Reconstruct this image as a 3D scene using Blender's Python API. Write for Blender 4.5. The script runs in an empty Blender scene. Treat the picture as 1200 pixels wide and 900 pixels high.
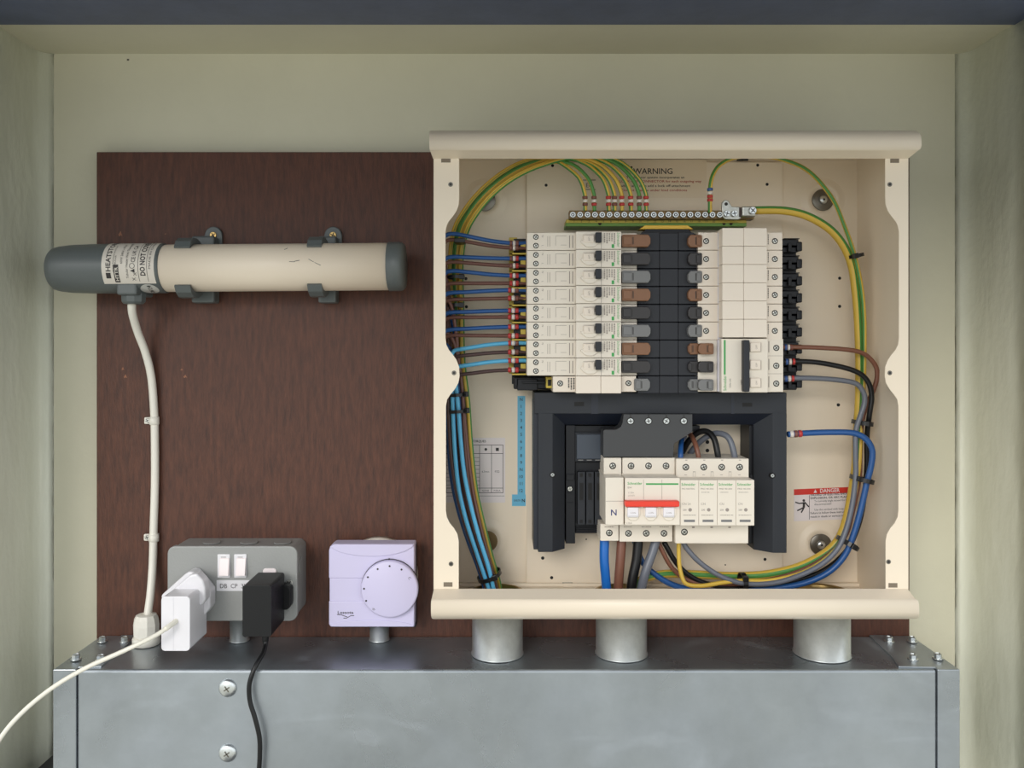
import bpy, bmesh, math, random
from mathutils import Vector, Matrix
random.seed(4)
# ------------------------------------------------------------------ camera, world, light, exposure
SC = bpy.context.scene
COL = SC.collection
D, F, VX, VY, H0 = 870.0, 960.0, 590.0, 415.0, 1.35     # camera distance mm, focal px, vanishing point px, eye height m
cam = bpy.data.objects.new('camera', bpy.data.cameras.new('camera')); COL.objects.link(cam)
cam.location = (0, -D/1000, H0); cam.rotation_euler = (math.pi/2, 0, 0)
cam.data.sensor_width = 36; cam.data.lens = 36*F/1200
cam.data.shift_x = (600-VX)/1200; cam.data.shift_y = (VY-450)/1200
cam.data.clip_start = 0.02
SC.camera = cam
SC.view_settings.view_transform = 'Standard'; SC.view_settings.look = 'None'
SC.view_settings.gamma = 1; SC.view_settings.use_curve_mapping = False
SC.view_settings.exposure = 0.1
W = bpy.data.worlds.new('overcast_sky'); SC.world = W; W.use_nodes = True
nt = W.node_tree; nt.nodes.clear()
wo = nt.nodes.new('ShaderNodeOutputWorld'); wb = nt.nodes.new('ShaderNodeBackground')
wt = nt.nodes.new('ShaderNodeTexCoord'); ws = nt.nodes.new('ShaderNodeSeparateXYZ'); wr = nt.nodes.new('ShaderNodeValToRGB')
wm = nt.nodes.new('ShaderNodeMath'); wm.operation = 'MULTIPLY_ADD'; wm.inputs[1].default_value = .5; wm.inputs[2].default_value = .5
nt.links.new(wt.outputs['Generated'], ws.inputs[0]); nt.links.new(ws.outputs['Z'], wm.inputs[0]); nt.links.new(wm.outputs[0], wr.inputs[0])
nt.links.new(wr.outputs[0], wb.inputs[0]); nt.links.new(wb.outputs[0], wo.inputs[0])
cr = wr.color_ramp
cr.elements[0].position = 0.30; cr.elements[0].color = (.44, .44, .39, 1)
cr.elements[1].position = 0.75; cr.elements[1].color = (.93, .97, 1.0, 1)
e = cr.elements.new(0.485); e.color = (.66, .68, .65, 1)
e = cr.elements.new(0.53); e.color = (.86, .90, .93, 1)
wb.inputs[1].default_value = 1.5
sun = bpy.data.objects.new('sun', bpy.data.lights.new('sun', 'SUN')); COL.objects.link(sun)
sun.data.energy = 1.15; sun.data.angle = math.radians(24); sun.data.color = (1, .96, .9)
sun.location = (-1, -2, 3)
sun.rotation_euler = Vector((0.42, 1.0, -0.42)).to_track_quat('-Z', 'Y').to_euler()

# ------------------------------------------------------------------ helpers
def k(z): return (D-z)/F                                   # mm per photo pixel at depth z (mm in front of the board)
def P(x, y, z): return Vector(((x-VX)*k(z), -z, (VY-y)*k(z)))   # mm, board coordinates
def wpos(v): return Vector((v[0]/1000, v[1]/1000, v[2]/1000+H0))
ORG = {}
def lin(c):
    c = c/255
    return c/12.92 if c <= .04045 else ((c+.055)/1.055)**2.4
def rgb(r, g, b): return (lin(r), lin(g), lin(b), 1)
MATS = {}
def mat(name, c, rough=.45, metal=0, bump=0, scale=300, var=0, vscale=40, stretch=(1, 1, 1), spec=.5, c2=None, rvar=0, bdist=.002):
    m = bpy.data.materials.new(name); m.use_nodes = True; n = m.node_tree; b = n.nodes['Principled BSDF']
    b.inputs['Base Color'].default_value = rgb(*c); b.inputs['Roughness'].default_value = rough; b.inputs['Metallic'].default_value = metal
    b.inputs['Specular IOR Level'].default_value = spec
    if bump or var or rvar:
        tc = n.nodes.new('ShaderNodeTexCoord'); mp = n.nodes.new('ShaderNodeMapping'); mp.inputs['Scale'].default_value = stretch
        n.links.new(tc.outputs['Object'], mp.inputs[0])
    if bump:
        t = n.nodes.new('ShaderNodeTexNoise'); t.inputs['Scale'].default_value = scale; t.inputs['Detail'].default_value = 6
        n.links.new(mp.outputs[0], t.inputs['Vector'])
        bp = n.nodes.new('ShaderNodeBump'); bp.inputs['Strength'].default_value = bump; bp.inputs['Distance'].default_value = bdist
        n.links.new(t.outputs['Fac'], bp.inputs['Height']); n.links.new(bp.outputs[0], b.inputs['Normal'])
    if var:
        t2 = n.nodes.new('ShaderNodeTexNoise'); t2.inputs['Scale'].default_value = vscale; t2.inputs['Detail'].default_value = 8
        t2.inputs['Roughness'].default_value = .65
        n.links.new(mp.outputs[0], t2.inputs['Vector'])
        r = n.nodes.new('ShaderNodeValToRGB'); r.color_ramp.elements[0].position = .3; r.color_ramp.elements[1].position = .7
        a = rgb(*c); d = rgb(*c2) if c2 else tuple([min(1, v*(1-var)) for v in a[:3]]+[1])
        r.color_ramp.elements[0].color = d; r.color_ramp.elements[1].color = a
        n.links.new(t2.outputs['Fac'], r.inputs[0]); n.links.new(r.outputs[0], b.inputs['Base Color'])
    if rvar:
        t3 = n.nodes.new('ShaderNodeTexNoise'); t3.inputs['Scale'].default_value = 9; t3.inputs['Detail'].default_value = 7; t3.inputs['Distortion'].default_value = 1.2
        n.links.new(mp.outputs[0], t3.inputs['Vector'])
        mr = n.nodes.new('ShaderNodeMapRange'); mr.inputs[1].default_value = .3; mr.inputs[2].default_value = .7
        mr.inputs[3].default_value = rough-rvar; mr.inputs[4].default_value = rough+rvar
        n.links.new(t3.outputs['Fac'], mr.inputs[0]); n.links.new(mr.outputs[0], b.inputs['Roughness'])
    MATS[name] = m
    return m
M = MATS
def smear(name):
    # wiped, hazy hand marks left on the zinc: a lighter, duller film with streaky curved outlines
    n = MATS[name].node_tree; b = n.nodes['Principled BSDF']
    tc = n.nodes.new('ShaderNodeTexCoord'); mp = n.nodes.new('ShaderNodeMapping'); mp.inputs['Scale'].default_value = (1, 1, 2.6); mp.inputs['Rotation'].default_value = (0, .35, 0)
    t = n.nodes.new('ShaderNodeTexNoise'); t.inputs['Scale'].default_value = 7.5; t.inputs['Detail'].default_value = 5; t.inputs['Distortion'].default_value = 2.2
    n.links.new(tc.outputs['Object'], mp.inputs[0]); n.links.new(mp.outputs[0], t.inputs['Vector'])
    r = n.nodes.new('ShaderNodeValToRGB'); r.color_ramp.elements[0].position = .56; r.color_ramp.elements[1].position = .68
    n.links.new(t.outputs['Fac'], r.inputs[0])
    m = n.nodes.new('ShaderNodeMapRange'); m.inputs[3].default_value = .8; m.inputs[4].default_value = .62
    n.links.new(r.outputs[0], m.inputs[0]); n.links.new(m.outputs[0], b.inputs['Metallic'])
class MB:
    def __init__(s): s.bm = bmesh.new(); s.cur = 0
    def _fin(s, faces, smooth=False):
        for f in faces: f.material_index = s.cur; f.smooth = smooth
    def solid(s, vs, fs, bev=0, seg=2, smooth=False):
        t = bmesh.new(); vv = [t.verts.new(v) for v in vs]
        for f in fs: t.faces.new([vv[i] for i in f])
        bmesh.ops.recalc_face_normals(t, faces=t.faces)
        if bev:
            bmesh.ops.bevel(t, geom=list(t.edges), offset=bev, segments=seg, affect='EDGES', profile=.5, clamp_overlap=True)
        s.merge(t, smooth)
        return s
    def merge(s, t, smooth=False):
        mp = {}
        for v in t.verts: mp[v] = s.bm.verts.new(v.co)
        for f in t.faces:
            try:
                nf = s.bm.faces.new([mp[v] for v in f.verts]); nf.material_index = s.cur; nf.smooth = smooth or f.smooth
            except ValueError: pass
        t.free()
    def box(s, a, b, bev=0, seg=2):
        x0, y0, z0 = a; x1, y1, z1 = b
        vs = [(x0,y0,z0),(x1,y0,z0),(x1,y1,z0),(x0,y1,z0),(x0,y0,z1),(x1,y0,z1),(x1,y1,z1),(x0,y1,z1)]
        return s.solid([Vector(v) for v in vs], [(0,1,2,3),(4,5,6,7),(0,1,5,4),(1,2,6,5),(2,3,7,6),(3,0,4,7)], bev, seg)
    def pb(s, x0, y0, x1, y1, z0, z1, bev=0, seg=2):           # photo rectangle of the FRONT face at depth z1, running straight back to z0
        a = P(x0, y1, z1); b = P(x1, y0, z1)
        return s.box((a.x, -z1, a.z), (b.x, -z0, b.z), bev, seg)
    def prism(s, pts, z0, z1, bev=0, seg=2, zp=None):          # polygon given in photo pixels at depth zp (default z1)
        zp = z1 if zp is None else zp
        q = [P(x, y, zp) for x, y in pts]; n = len(q)
        vs = [Vector((v.x, -z1, v.z)) for v in q]+[Vector((v.x, -z0, v.z)) for v in q]
        fs = [tuple(range(n)), tuple(range(2*n-1, n-1, -1))]+[(i, (i+1) % n, n+(i+1) % n, n+i) for i in range(n)]
        return s.solid(vs, fs, bev, seg)
    def lathe(s, c, axis, prof, n=24, smooth=True, cap=True):             # prof: (radius, distance along axis)
        axis = Vector(axis).normalized(); u = axis.orthogonal().normalized(); w = axis.cross(u); c = Vector(c)
        t = bmesh.new(); rings = []
        for r, h in prof:
            rings.append([t.verts.new(c+axis*h+(u*math.cos(2*math.pi*i/n)+w*math.sin(2*math.pi*i/n))*max(r, 1e-4)) for i in range(n)])
        for a, b in zip(rings, rings[1:]):
            for i in range(n): t.faces.new([a[i], a[(i+1) % n], b[(i+1) % n], b[i]])
        if cap and prof[0][0] > .01: t.faces.new(rings[0])
        if cap and prof[-1][0] > .01: t.faces.new(rings[-1])
        bmesh.ops.recalc_face_normals(t, faces=t.faces)
        for f in t.faces: f.smooth = smooth and len(f.verts) == 4
        s.merge(t)
        return s
    def cylz(s, x, y, z0, z1, r, n=20, ch=.3):                  # cylinder facing the viewer, photo centre at z1, radius mm
        c = P(x, y, z1); c.y = -z0
        return s.lathe(c, (0, -1, 0), [(r, 0), (r, z1-z0-ch), (r-ch, z1-z0)], n)
    def tube(s, pts, r, n=10, stripe=None, sub=5, closed_ends=True, twist=0):
        pts = [Vector(p) for p in pts]; q = []
        L = len(pts)
        for i in range(L-1):
            p0 = pts[max(i-1, 0)]; p1 = pts[i]; p2 = pts[i+1]; p3 = pts[min(i+2, L-1)]
            for j in range(sub):
                t = j/sub
                q.append(.5*((2*p1)+(-p0+p2)*t+(2*p0-5*p1+4*p2-p3)*t*t+(-p0+3*p1-3*p2+p3)*t**3))
        q.append(pts[-1])
        t = bmesh.new(); rings = []; ref = Vector((0, -1, 0))
        for i, p in enumerate(q):
            d = (q[min(i+1, len(q)-1)]-q[max(i-1, 0)]).normalized()
            u = ref-d*ref.dot(d)
            if u.length < .05: u = Vector((0, 0, 1))-d*d.z
            u.normalize(); ref = (u*.9+Vector((0, -1, 0))*.1)
            w = d.cross(u)
            tw = 2*math.pi*twist*i/(len(q)-1)
            rings.append([t.verts.new(p+(u*math.cos(2*math.pi*(a+.5)/n+tw)+w*math.sin(2*math.pi*(a+.5)/n+tw))*r) for a in range(n)])
        fl = []
        for a, b in zip(rings, rings[1:]):
            for i in range(n):
                f = t.faces.new([a[i], a[(i+1) % n], b[(i+1) % n], b[i]]); f.smooth = True; fl.append((f, i))
        if closed_ends: t.faces.new(rings[0]); t.faces.new(rings[-1])
        bmesh.ops.recalc_face_normals(t, faces=t.faces)
        base = s.cur
        mp = {}
        for v in t.verts: mp[v] = s.bm.verts.new(v.co)
        sid = {f: i for f, i in fl}
        for f in t.faces:
            nf = s.bm.faces.new([mp[v] for v in f.verts]); nf.smooth = f.smooth
            nf.material_index = 1 if (stripe and f in sid and sid[f] in stripe) else base
        t.free()
        return s
def pts(*a): return [P(*p) for p in a]
def setp(o, label=None, cat=None, group=None, kind=None):
    if label: o['label'] = label
    if cat: o['category'] = cat
    if group: o['group'] = group
    if kind: o['kind'] = kind
    return o
def emit(name, mb, mats, parent=None, origin=None, label=None, cat=None, group=None, kind=None):
    if not isinstance(mats, (list, tuple)): mats = [mats]
    me = bpy.data.meshes.new(name)
    if parent is None:
        if origin is None:
            vs = [v.co for v in mb.bm.verts]
            origin = Vector([(min(v[i] for v in vs)+max(v[i] for v in vs))/2 for i in range(3)])
        else: origin = Vector(origin)
    else: origin = ORG[parent.name]
    for v in mb.bm.verts: v.co = (v.co-origin)/1000
    mb.bm.to_mesh(me); mb.bm.free()
    for m in mats: me.materials.append(M[m] if isinstance(m, str) else m)
    o = bpy.data.objects.new(name, me); COL.objects.link(o)
    if parent is None:
        o.location = wpos(origin)
    else: o.parent = parent
    ORG[o.name] = origin
    return setp(o, label, cat, group, kind)
def thing(name, label, cat, at, group=None):
    o = bpy.data.objects.new(name, None); COL.objects.link(o); o.empty_display_size = .01
    at = Vector(at); o.location = wpos(at); ORG[o.name] = at
    return setp(o, label, cat, group)
def copy_tree(o, off, label=None, parent=None):
    c = o.copy(); COL.objects.link(c)
    if parent: c.parent = parent
    else: c.location = o.location+Vector(off)/1000
    ORG[c.name] = ORG[o.name]+Vector(off)
    if label: c['label'] = label
    for ch in list(o.children): copy_tree(ch, off, None, c)
    return c
FONTCACHE = {}
def text_mb(mb, s, x, y, z, h, rot=0, width=None, bold=0, zp=None, fn=None, align='C', th=.12):
    """flat printed lettering; h = capital height px, centre at (x, y)"""
    key = (s, bold)
    if key not in FONTCACHE:
        c = bpy.data.curves.new('t', 'FONT'); c.body = s; c.resolution_u = 2; c.offset = bold
        o = bpy.data.objects.new('t', c); COL.objects.link(o)
        dg = bpy.context.evaluated_depsgraph_get(); dg.update(); me = bpy.data.meshes.new_from_object(o.evaluated_get(dg))
        vs = [v.co.copy() for v in me.vertices]; fs = [tuple(p.vertices) for p in me.polygons]
        bpy.data.objects.remove(o); bpy.data.curves.remove(c); bpy.data.meshes.remove(me)
        FONTCACHE[key] = (vs, fs)
    vs, fs = FONTCACHE[key]
    x0 = min(v.x for v in vs); x1 = max(v.x for v in vs)
    sc = h/.70; sx = sc if width is None else width/(x1-x0)
    kk = k(z if zp is None else zp); ca, sa = math.cos(math.radians(rot)), math.sin(math.radians(rot))
    out = []
    for v in vs:
        u = (v.x-(x0+x1)/2 if align == 'C' else v.x-x0)*sx*kk; w = (v.y-.35)*sc*kk
        if fn: out.append(fn(u, w))
        else:
            c = P(x, y, z); out.append(Vector((c.x+u*ca-w*sa, -(z+th), c.z+u*sa+w*ca)))
    vv = [mb.bm.verts.new(v) for v in out]
    for f in fs:
        try:
            nf = mb.bm.faces.new([vv[i] for i in f]); nf.material_index = mb.cur
        except ValueError: pass
def text(parent, s, x, y, z, h, m='ink', rot=0, width=None, bold=0, align='C', name='lettering'):
    mb = MB(); text_mb(mb, s, x, y, z, h, rot, width, bold, align=align)
    return emit(name, mb, m, parent)
def dash(mb, x0, y0, x1, y1, z, th=.12):                          # thin flat printed stroke
    a = P(x0, y1, z+th); b = P(x1, y0, z+th)
    vs = [mb.bm.verts.new((a.x, -(z+th), a.z)), mb.bm.verts.new((b.x, -(z+th), a.z)), mb.bm.verts.new((b.x, -(z+th), b.z)), mb.bm.verts.new((a.x, -(z+th), b.z))]
    f = mb.bm.faces.new(vs); f.material_index = mb.cur
def fineprint(mb, x0, y0, x1, y1, z, vertical=False, rows=3, dens=.75):
    if not vertical:
        for r in range(rows):
            y = y0+(y1-y0)*(r+.5)/rows; h = (y1-y0)/rows*.28; x = x0
            end = x1-random.random()*(x1-x0)*.3
            while x < end:
                w = random.uniform(.6, 2.2); dash(mb, x, y-h, min(x+w, end), y+h, z); x += w+.5
    else:
        for r in range(rows):
            x = x0+(x1-x0)*(r+.5)/rows; h = (x1-x0)/rows*.28; y = y0
            end = y1-random.random()*(y1-y0)*.3
            while y < end:
                w = random.uniform(.6, 2.2); dash(mb, x-h, y, x+h, min(y+w, end), z); y += w+.5
def screw(parent, x, y, z, r, mname='screw_metal', depth=1.2, name='screw', cross=True, label=None):
    mb = MB(); mb.cylz(x, y, z-depth, z, r, 18, min(.3, r*.25))
    mb.cur = 1
    a = random.uniform(0, 90); c = P(x, y, z)
    for q in ((a, a+90) if cross else (a,)):
        d = Vector((math.cos(math.radians(q)), 0, math.sin(math.radians(q)))); e_ = Vector((-d.z, 0, d.x))*r*.13
        vs = [c+d*r*.75+e_, c-d*r*.75+e_, c-d*r*.75-e_, c+d*r*.75-e_]
        vv = [mb.bm.verts.new((v.x, -(z+.06), v.z)) for v in vs]; f = mb.bm.faces.new(vv); f.material_index = 1
    return emit(name, mb, [mname, 'recess'], parent, label=label)
def term(parent, x, y, z, r=2.6, name='terminal_screw'):           # recessed terminal screw: dark ring, bright screw face, slot
    mb = MB(); c = P(x, y, z); c.y = -(z-.5)
    mb.cur = 1; mb.lathe(c, (0, -1, 0), [(r, 0), (r, .62), (r*.78, .62)], 18, False)
    mb.cur = 0; mb.lathe(c, (0, -1, 0), [(r*.72, 0), (r*.72, .7), (r*.55, .8)], 16)
    mb.cur = 1; a = random.uniform(20, 160); cc = P(x, y, z); cc.y = -(z+.36)
    d = Vector((math.cos(math.radians(a)), 0, math.sin(math.radians(a)))); w = Vector((-d.z, 0, d.x))
    for (dd, ww) in ((d, w), (w, d)):
        vv = [mb.bm.verts.new(cc+dd*r*.6*s1+ww*r*.12*s2) for s1, s2 in ((1, 1), (-1, 1), (-1, -1), (1, -1))]
        f = mb.bm.faces.new(vv); f.material_index = 1
    return emit(name, mb, ['screw_metal', 'recess'], parent)

# ------------------------------------------------------------------ materials
mat('plaster', (213, 209, 187), .5, bump=.4, scale=16, bdist=.005, var=.07, vscale=7)
mat('plaster_side', (226, 227, 209), .42, bump=1.0, scale=17, bdist=.006, var=.07, vscale=8, stretch=(1, 1, .5))
mat('blue_paint', (86, 96, 124), .42, bump=.15, scale=60, var=.25, vscale=25)
mat('plywood', (98, 59, 43), .5, bump=.25, scale=900, var=.3, vscale=230, stretch=(1, 1, .16), c2=(64, 38, 29), spec=.4)
mat('raw_wood', (146, 98, 72), .7)
mat('cream', (232, 218, 197), .4, bump=.05, scale=1400)
mat('cream_shadow', (120, 108, 92), .6)
mat('hole', (12, 12, 14), .7)
mat('recess', (38, 36, 34), .6)
mat('galv', (172, 179, 185), .34, metal=.82, bump=.03, scale=240, var=.24, vscale=9, rvar=.14)
smear('galv')
mat('galv_pipe', (214, 219, 219), .38, metal=.8, bump=.05, scale=300, var=.18, vscale=90, rvar=.1)
mat('bolt', (210, 214, 214), .28, metal=.9)
mat('screw_metal', (205, 205, 198), .3, metal=.85)
mat('brass', (168, 142, 92), .3, metal=.9)
mat('brass_dull', (120, 100, 70), .4, metal=.8)
mat('washer', (120, 116, 108), .34, metal=.85)
mat('white_plastic', (226, 217, 203), .4)
mat('white_cap', (230, 218, 203), .42)
mat('label_tint', (205, 203, 210), .45)
mat('white_gloss', (228, 226, 230), .25)
mat('switch_pink', (244, 232, 232), .3)
mat('black_plastic', (13, 15, 22), .42, spec=.35, bump=.05, scale=900)
mat('charcoal', (40, 42, 48), .48, spec=.35, bump=.06, scale=900)
mat('frame_grey', (40, 43, 49), .5, spec=.35, bump=.05, scale=900)
mat('frame_dark', (23, 29, 42), .45)
mat('cover_grey', (60, 61, 63), .5)
mat('slate', (62, 70, 82), .4)
mat('clip_brown', (132, 92, 64), .45, var=.12, vscale=600)
mat('clip_black', (46, 43, 44), .42)
mat('clip_grey', (116, 116, 116), .45)
mat('yellow_plastic', (222, 178, 62), .45)
mat('bar_yellow', (196, 174, 70), .5)
mat('bar_green', (108, 148, 62), .5)
mat('green_ink', (62, 158, 82), .5)
mat('red_lever', (228, 62, 44), .35)
mat('ink', (48, 44, 44), .6)
mat('faint_ink', (150, 140, 132), .6)
mat('red_ink', (170, 62, 52), .6)
mat('blue_ink', (40, 50, 110), .6)
mat('red_label', (206, 50, 38), .45)
mat('sticker', (226, 217, 216), .5)
mat('blue_tape', (102, 180, 214), .45)
mat('heater_grey', (92, 98, 98), .42, bump=.05, scale=700)
mat('heater_tube', (236, 222, 202), .4)
mat('silver_label', (214, 207, 196), .45)
mat('silver_round', (205, 205, 200), .35, metal=.3)
mat('socket_grey', (150, 151, 149), .38, bump=.12, scale=500)
mat('lilac_plastic', (206, 200, 230), .38)
mat('white_cable', (234, 230, 219), .4)
mat('charger_cable', (232, 228, 214), .4)
mat('adapter_black', (13, 14, 17), .42, spec=.35, bump=.08, scale=800)
mat('w_blue', (34, 84, 146), .35); mat('w_lblue', (90, 178, 220), .35); mat('w_brown', (104, 68, 58), .4)
mat('w_dbrown', (72, 50, 48), .4)
mat('w_tan', (122, 78, 60), .38); mat('w_black', (16, 16, 18), .38, spec=.4); mat('w_grey', (104, 108, 118), .35)
mat('w_mblue', (20, 104, 190), .32); mat('w_yellow', (214, 178, 70), .4); mat('w_green', (78, 140, 66), .4)
mat('sleeve_red', (186, 56, 54), .45); mat('sleeve_white', (222, 214, 206), .45); mat('sleeve_brown', (122, 76, 66), .45); mat('sleeve_blue', (60, 90, 150), .45)
mat('tie_black', (18, 18, 20), .35)
mat('dark_floor', (46, 47, 52), .6)
mat('clamp', (190, 190, 182), .3, metal=.9, var=.3, vscale=300)
mat('scuff', (190, 196, 198), .6, metal=.6)
mat('grime', (74, 70, 62), .8)

# ------------------------------------------------------------------ the setting
XL, XR = P(48, 0, -18).x, P(1134, 0, -18).x
ZT, ZB = P(0, 63, -18).z, -900.0
DEP = 95; LIN = 130
def wavy_panel(name, fn, nu, nv, m, label=None):
    mb = MB(); g = [[mb.bm.verts.new(fn(i/nu, j/nv)) for j in range(nv+1)] for i in range(nu+1)]
    for i in range(nu):
        for j in range(nv):
            f = mb.bm.faces.new([g[i][j], g[i+1][j], g[i+1][j+1], g[i][j+1]]); f.smooth = True
    return emit(name, mb, m, None, kind='structure')
mb = MB(); mb.box((XL-60, 18, ZB-60), (XR+60, 60, ZT+60)); emit('wall_back', mb, 'plaster', kind='structure')
# side walls with a soft cove where they meet the back wall
def side(sgn, X):
    mb = MB(); prof = [(-18, -14), (-16.5, -8), (-13, -3.5), (-7, -.8), (0, 0), (20, .6), (60, .2), (110, .8), (DEP, .4), (DEP, 900), (-18.5, 900), ]
    prof = [(z, o) for z, o in prof]
    n = len(prof); lo = []; hi = []
    for z, o in prof:
        x = X+sgn*o; lo.append(mb.bm.verts.new((x, -z, ZB-60))); hi.append(mb.bm.verts.new((x, -z, ZT+60)))
    for i in range(n):
        f = mb.bm.faces.new([lo[i], lo[(i+1) % n], hi[(i+1) % n], hi[i]]); f.smooth = i < 7
    mb.bm.faces.new(lo); mb.bm.faces.new(hi); bmesh.ops.recalc_face_normals(mb.bm, faces=mb.bm.faces)
    return mb
emit('wall_left', side(-1, XL), 'plaster_side', kind='structure')
emit('wall_right', side(1, XR), 'plaster_side', kind='structure')
mb = MB(); mb.box((XL-60, -62, ZT), (XR+60, 18, ZT+60)); emit('ceiling', mb, 'plaster', kind='structure')
mb = MB(); mb.box((XL-300, -LIN, ZT-1.4), (XR+300, -62.5, ZT+90), 1.2); emit('trim_1', mb, 'blue_paint', kind='structure')
# unseen hood added above the opening, deepened to shade the upper part
SHADE_DEPTH = 800
mb = MB(); mb.box((XL-300, -SHADE_DEPTH, ZT+6), (XR+300, -LIN-.5, ZT+30)); emit('shade_hood', mb, 'blue_paint', kind='structure')
mb = MB(); mb.box((XL-60, -DEP-700, ZB-60), (XR+60, 18, ZB)); emit('floor', mb, 'dark_floor', kind='structure')
mb = MB()
for (x, y, z, a, b) in ((150, 70, -17.6, 1.3, 1), (1144, 49, 0, 0, 0),):
    if a: dash(mb, x-a, y-b, x+a, y+b, z)
emit('trim_3', mb, 'grime', label='small dark specks on the plaster', kind='structure')

# dark ledge under the trunking
mb = MB(); a = P(62, 886, 0); mb.box((a.x-2, -86, ZB+.2), (300, 17, a.z), 1)
emit('ledge', mb, 'dark_floor', None, label='dark ledge peeping out at bottom left beneath the metal trunking', cat='ledge')

# ------------------------------------------------------------------ plywood board
mb = MB(); a = P(113, 178, 0); b = P(1066, 760, 0)
mb.box((a.x, 0, b.z), (b.x, 17.6, a.z), .8)
board = emit('plywood_board', mb, 'plywood', None, label='large dark brown stained plywood backing board fixed to plaster wall', cat='board')

for x, y, w, h in ((141, 274, 2.4, 3.2), (144, 432, 1.6, 2), (147, 441, 2, 2.4), (213, 433, 1.6, 1.2), (217, 441, 2.2, 2), (194, 274, 1, .8), (658, 180, .8, 2)):
    mb = MB(); mb.prism([(x-w, y+h*.3), (x-w*.4, y-h*.4), (x+w*.1, y-h), (x+w*.5, y-h*.1), (x+w, y+h*.8), (x+w*.1, y+h*.5), (x-w*.5, y+h)], -.2, .12); emit('chip', mb, 'raw_wood', board)
# ------------------------------------------------------------------ galvanised trunking
TZ = -299.0; TB = P(0, 886, 0).z+.3; LB = TB-.5
tx0, tx1 = P(62, 785, 94).x, P(1125, 785, 94).x
tr = thing('trunking', 'wide galvanised steel trunking running across the bottom of the niche', 'trunking', (0, -47, TB))
s0, s1 = P(89, 0, 94).x, P(1099, 0, 94).x
mb = MB(); mb.box((s0+.5, -93.2, TB), (s1-.5, -.6, TZ-.4), 2.6, 4); emit('body', mb, 'galv', tr)
for sg, (xa, xb) in ((-1, (tx0, s0)), (1, (s1, tx1))):
    mb = MB(); mb.box((xa, -94, TB), (xb, -.6, TZ+.2), .7)
    emit('end_cap', mb, 'galv', tr)
    # top plate of the end joint
    xi = s0+(66 if sg < 0 else 0); mb = MB()
    if sg > 0:
        q = [(P(1018, 742, 0).x, -1), (s1+.2, -1), (s1+.2, -90), (P(1052, 776, 86).x, -88), (P(1049, 770, 70).x, -62)]
    else:
        q = [(s0-.2, -1), (P(163, 742, 0).x, -1), (P(128, 775, 70).x, -70), (P(120, 776, 86).x, -88), (s0-.2, -90)]
    n = len(q); vs = [Vector((x, y, TZ-.5)) for x, y in q]+[Vector((x, y, TZ+1.1)) for x, y in q]
    mb.solid(vs, [tuple(range(n)), tuple(range(2*n-1, n-1, -1))]+[(i, (i+1) % n, n+(i+1) % n, n+i) for i in range(n)], .3)
    emit('joint_plate', mb, 'galv', tr)
def topbolt(px, py):
    zz = D-299*F/(py+3-VY); c = Vector(((px-VX)*k(zz), -zz, TZ+1))
    mb = MB(); mb.lathe(c, (0, 0, 1), [(5.0, 0), (5.0, .9), (4.4, 1.1)], 20)
    mb.lathe(c, (0, 0, 1), [(3.6, 1), (3.6, 4.6), (2.9, 5.2), (2.6, 5.2), (2.3, 4.6)], 6, False)
    emit('bolt', mb, 'bolt', tr)
for q in ((89, 771), (120, 750), (146, 750), (118, 772), (1042, 750), (1069, 750), (1070, 771), (1099, 770)): topbolt(*q)
for (x, y) in ((267, 806), (267, 882)):
    mb = MB(); c = P(x, y, 93); c.y = -93
    mb.lathe(c, (0, -1, 0), [(8.6, 0), (8.6, .8), (7.8, 2.2), (5.5, 3.2), (.1, 3.5)], 28)
    mb.cur = 1
    for a in (35, 125):
        d = Vector((math.cos(math.radians(a)), 0, math.sin(math.radians(a)))); w = Vector((-d.z, 0, d.x))
        vv = [mb.bm.verts.new(c+d*3.2*p+w*.55*q+Vector((0, -3.62, 0))) for p, q in ((1, 1), (-1, 1), (-1, -1), (1, -1))]
        f = mb.bm.faces.new(vv); f.material_index = 1
    emit('button_head_screw', mb, ['bolt', 'washer'], tr)

# ------------------------------------------------------------------ conduits
BF = P(0, 685, 0).z               # floor of the enclosure (mm)
def conduit(x, r, zc, ztop, label, group):
    c = Vector(((x-VX)*k(zc), -zc, TZ+.2)); h = ztop-TZ-.4
    mb = MB(); mb.lathe(c, (0, 0, 1), [(r+.9, 0), (r+.9, .8), (r, 1.2), (r, h)], 40)
    return emit('conduit', mb, 'galv_pipe', None, origin=c, label=label, cat='conduit', group=group)
G = 'galvanised conduits standing on the trunking'
BO = BF-1.6
conduit(583, 25.3, 51, BO, 'thick steel conduit below left end of the open board, left of three', G)
conduit(728, 25.3, 51, BO, 'thick steel conduit below the middle of the open board', G)
conduit(963, 27, 51, BO, 'thick steel conduit below right end of the open board', G)

# ------------------------------------------------------------------ enclosure
ex0, ex1 = P(508, 0, 110).x, P(1065, 0, 110).x
ET = P(0, 188, 0).z
enc = thing('enclosure', 'open cream steel distribution board enclosure with rounded top and bottom rims', 'enclosure', ((ex0+ex1)/2, 0, BF))
mb = MB(); mb.box((ex0, -2, BF), (ex1, -.2, ET)); emit('back_panel', mb, 'cream', enc)
for xa, xb in ((ex0, ex0+1.4), (ex1-1.4, ex1)):
    mb = MB(); mb.box((xa, -109, BF), (xb, -2, ET)); emit('side_panel', mb, 'cream', enc)
mb = MB(); mb.box((ex0, -109, ET), (ex1, -.2, ET+1.4)); emit('top_panel', mb, 'cream', enc)
mb = MB(); mb.box((ex0, -109, BF-1.4), (ex1, -.2, BF)); emit('bottom_panel', mb, 'cream', enc)
mb = MB(); mb.pb(617, 190, 917, 683, 2, 6, .4); emit('gear_plate', mb, 'cream', enc)
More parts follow.
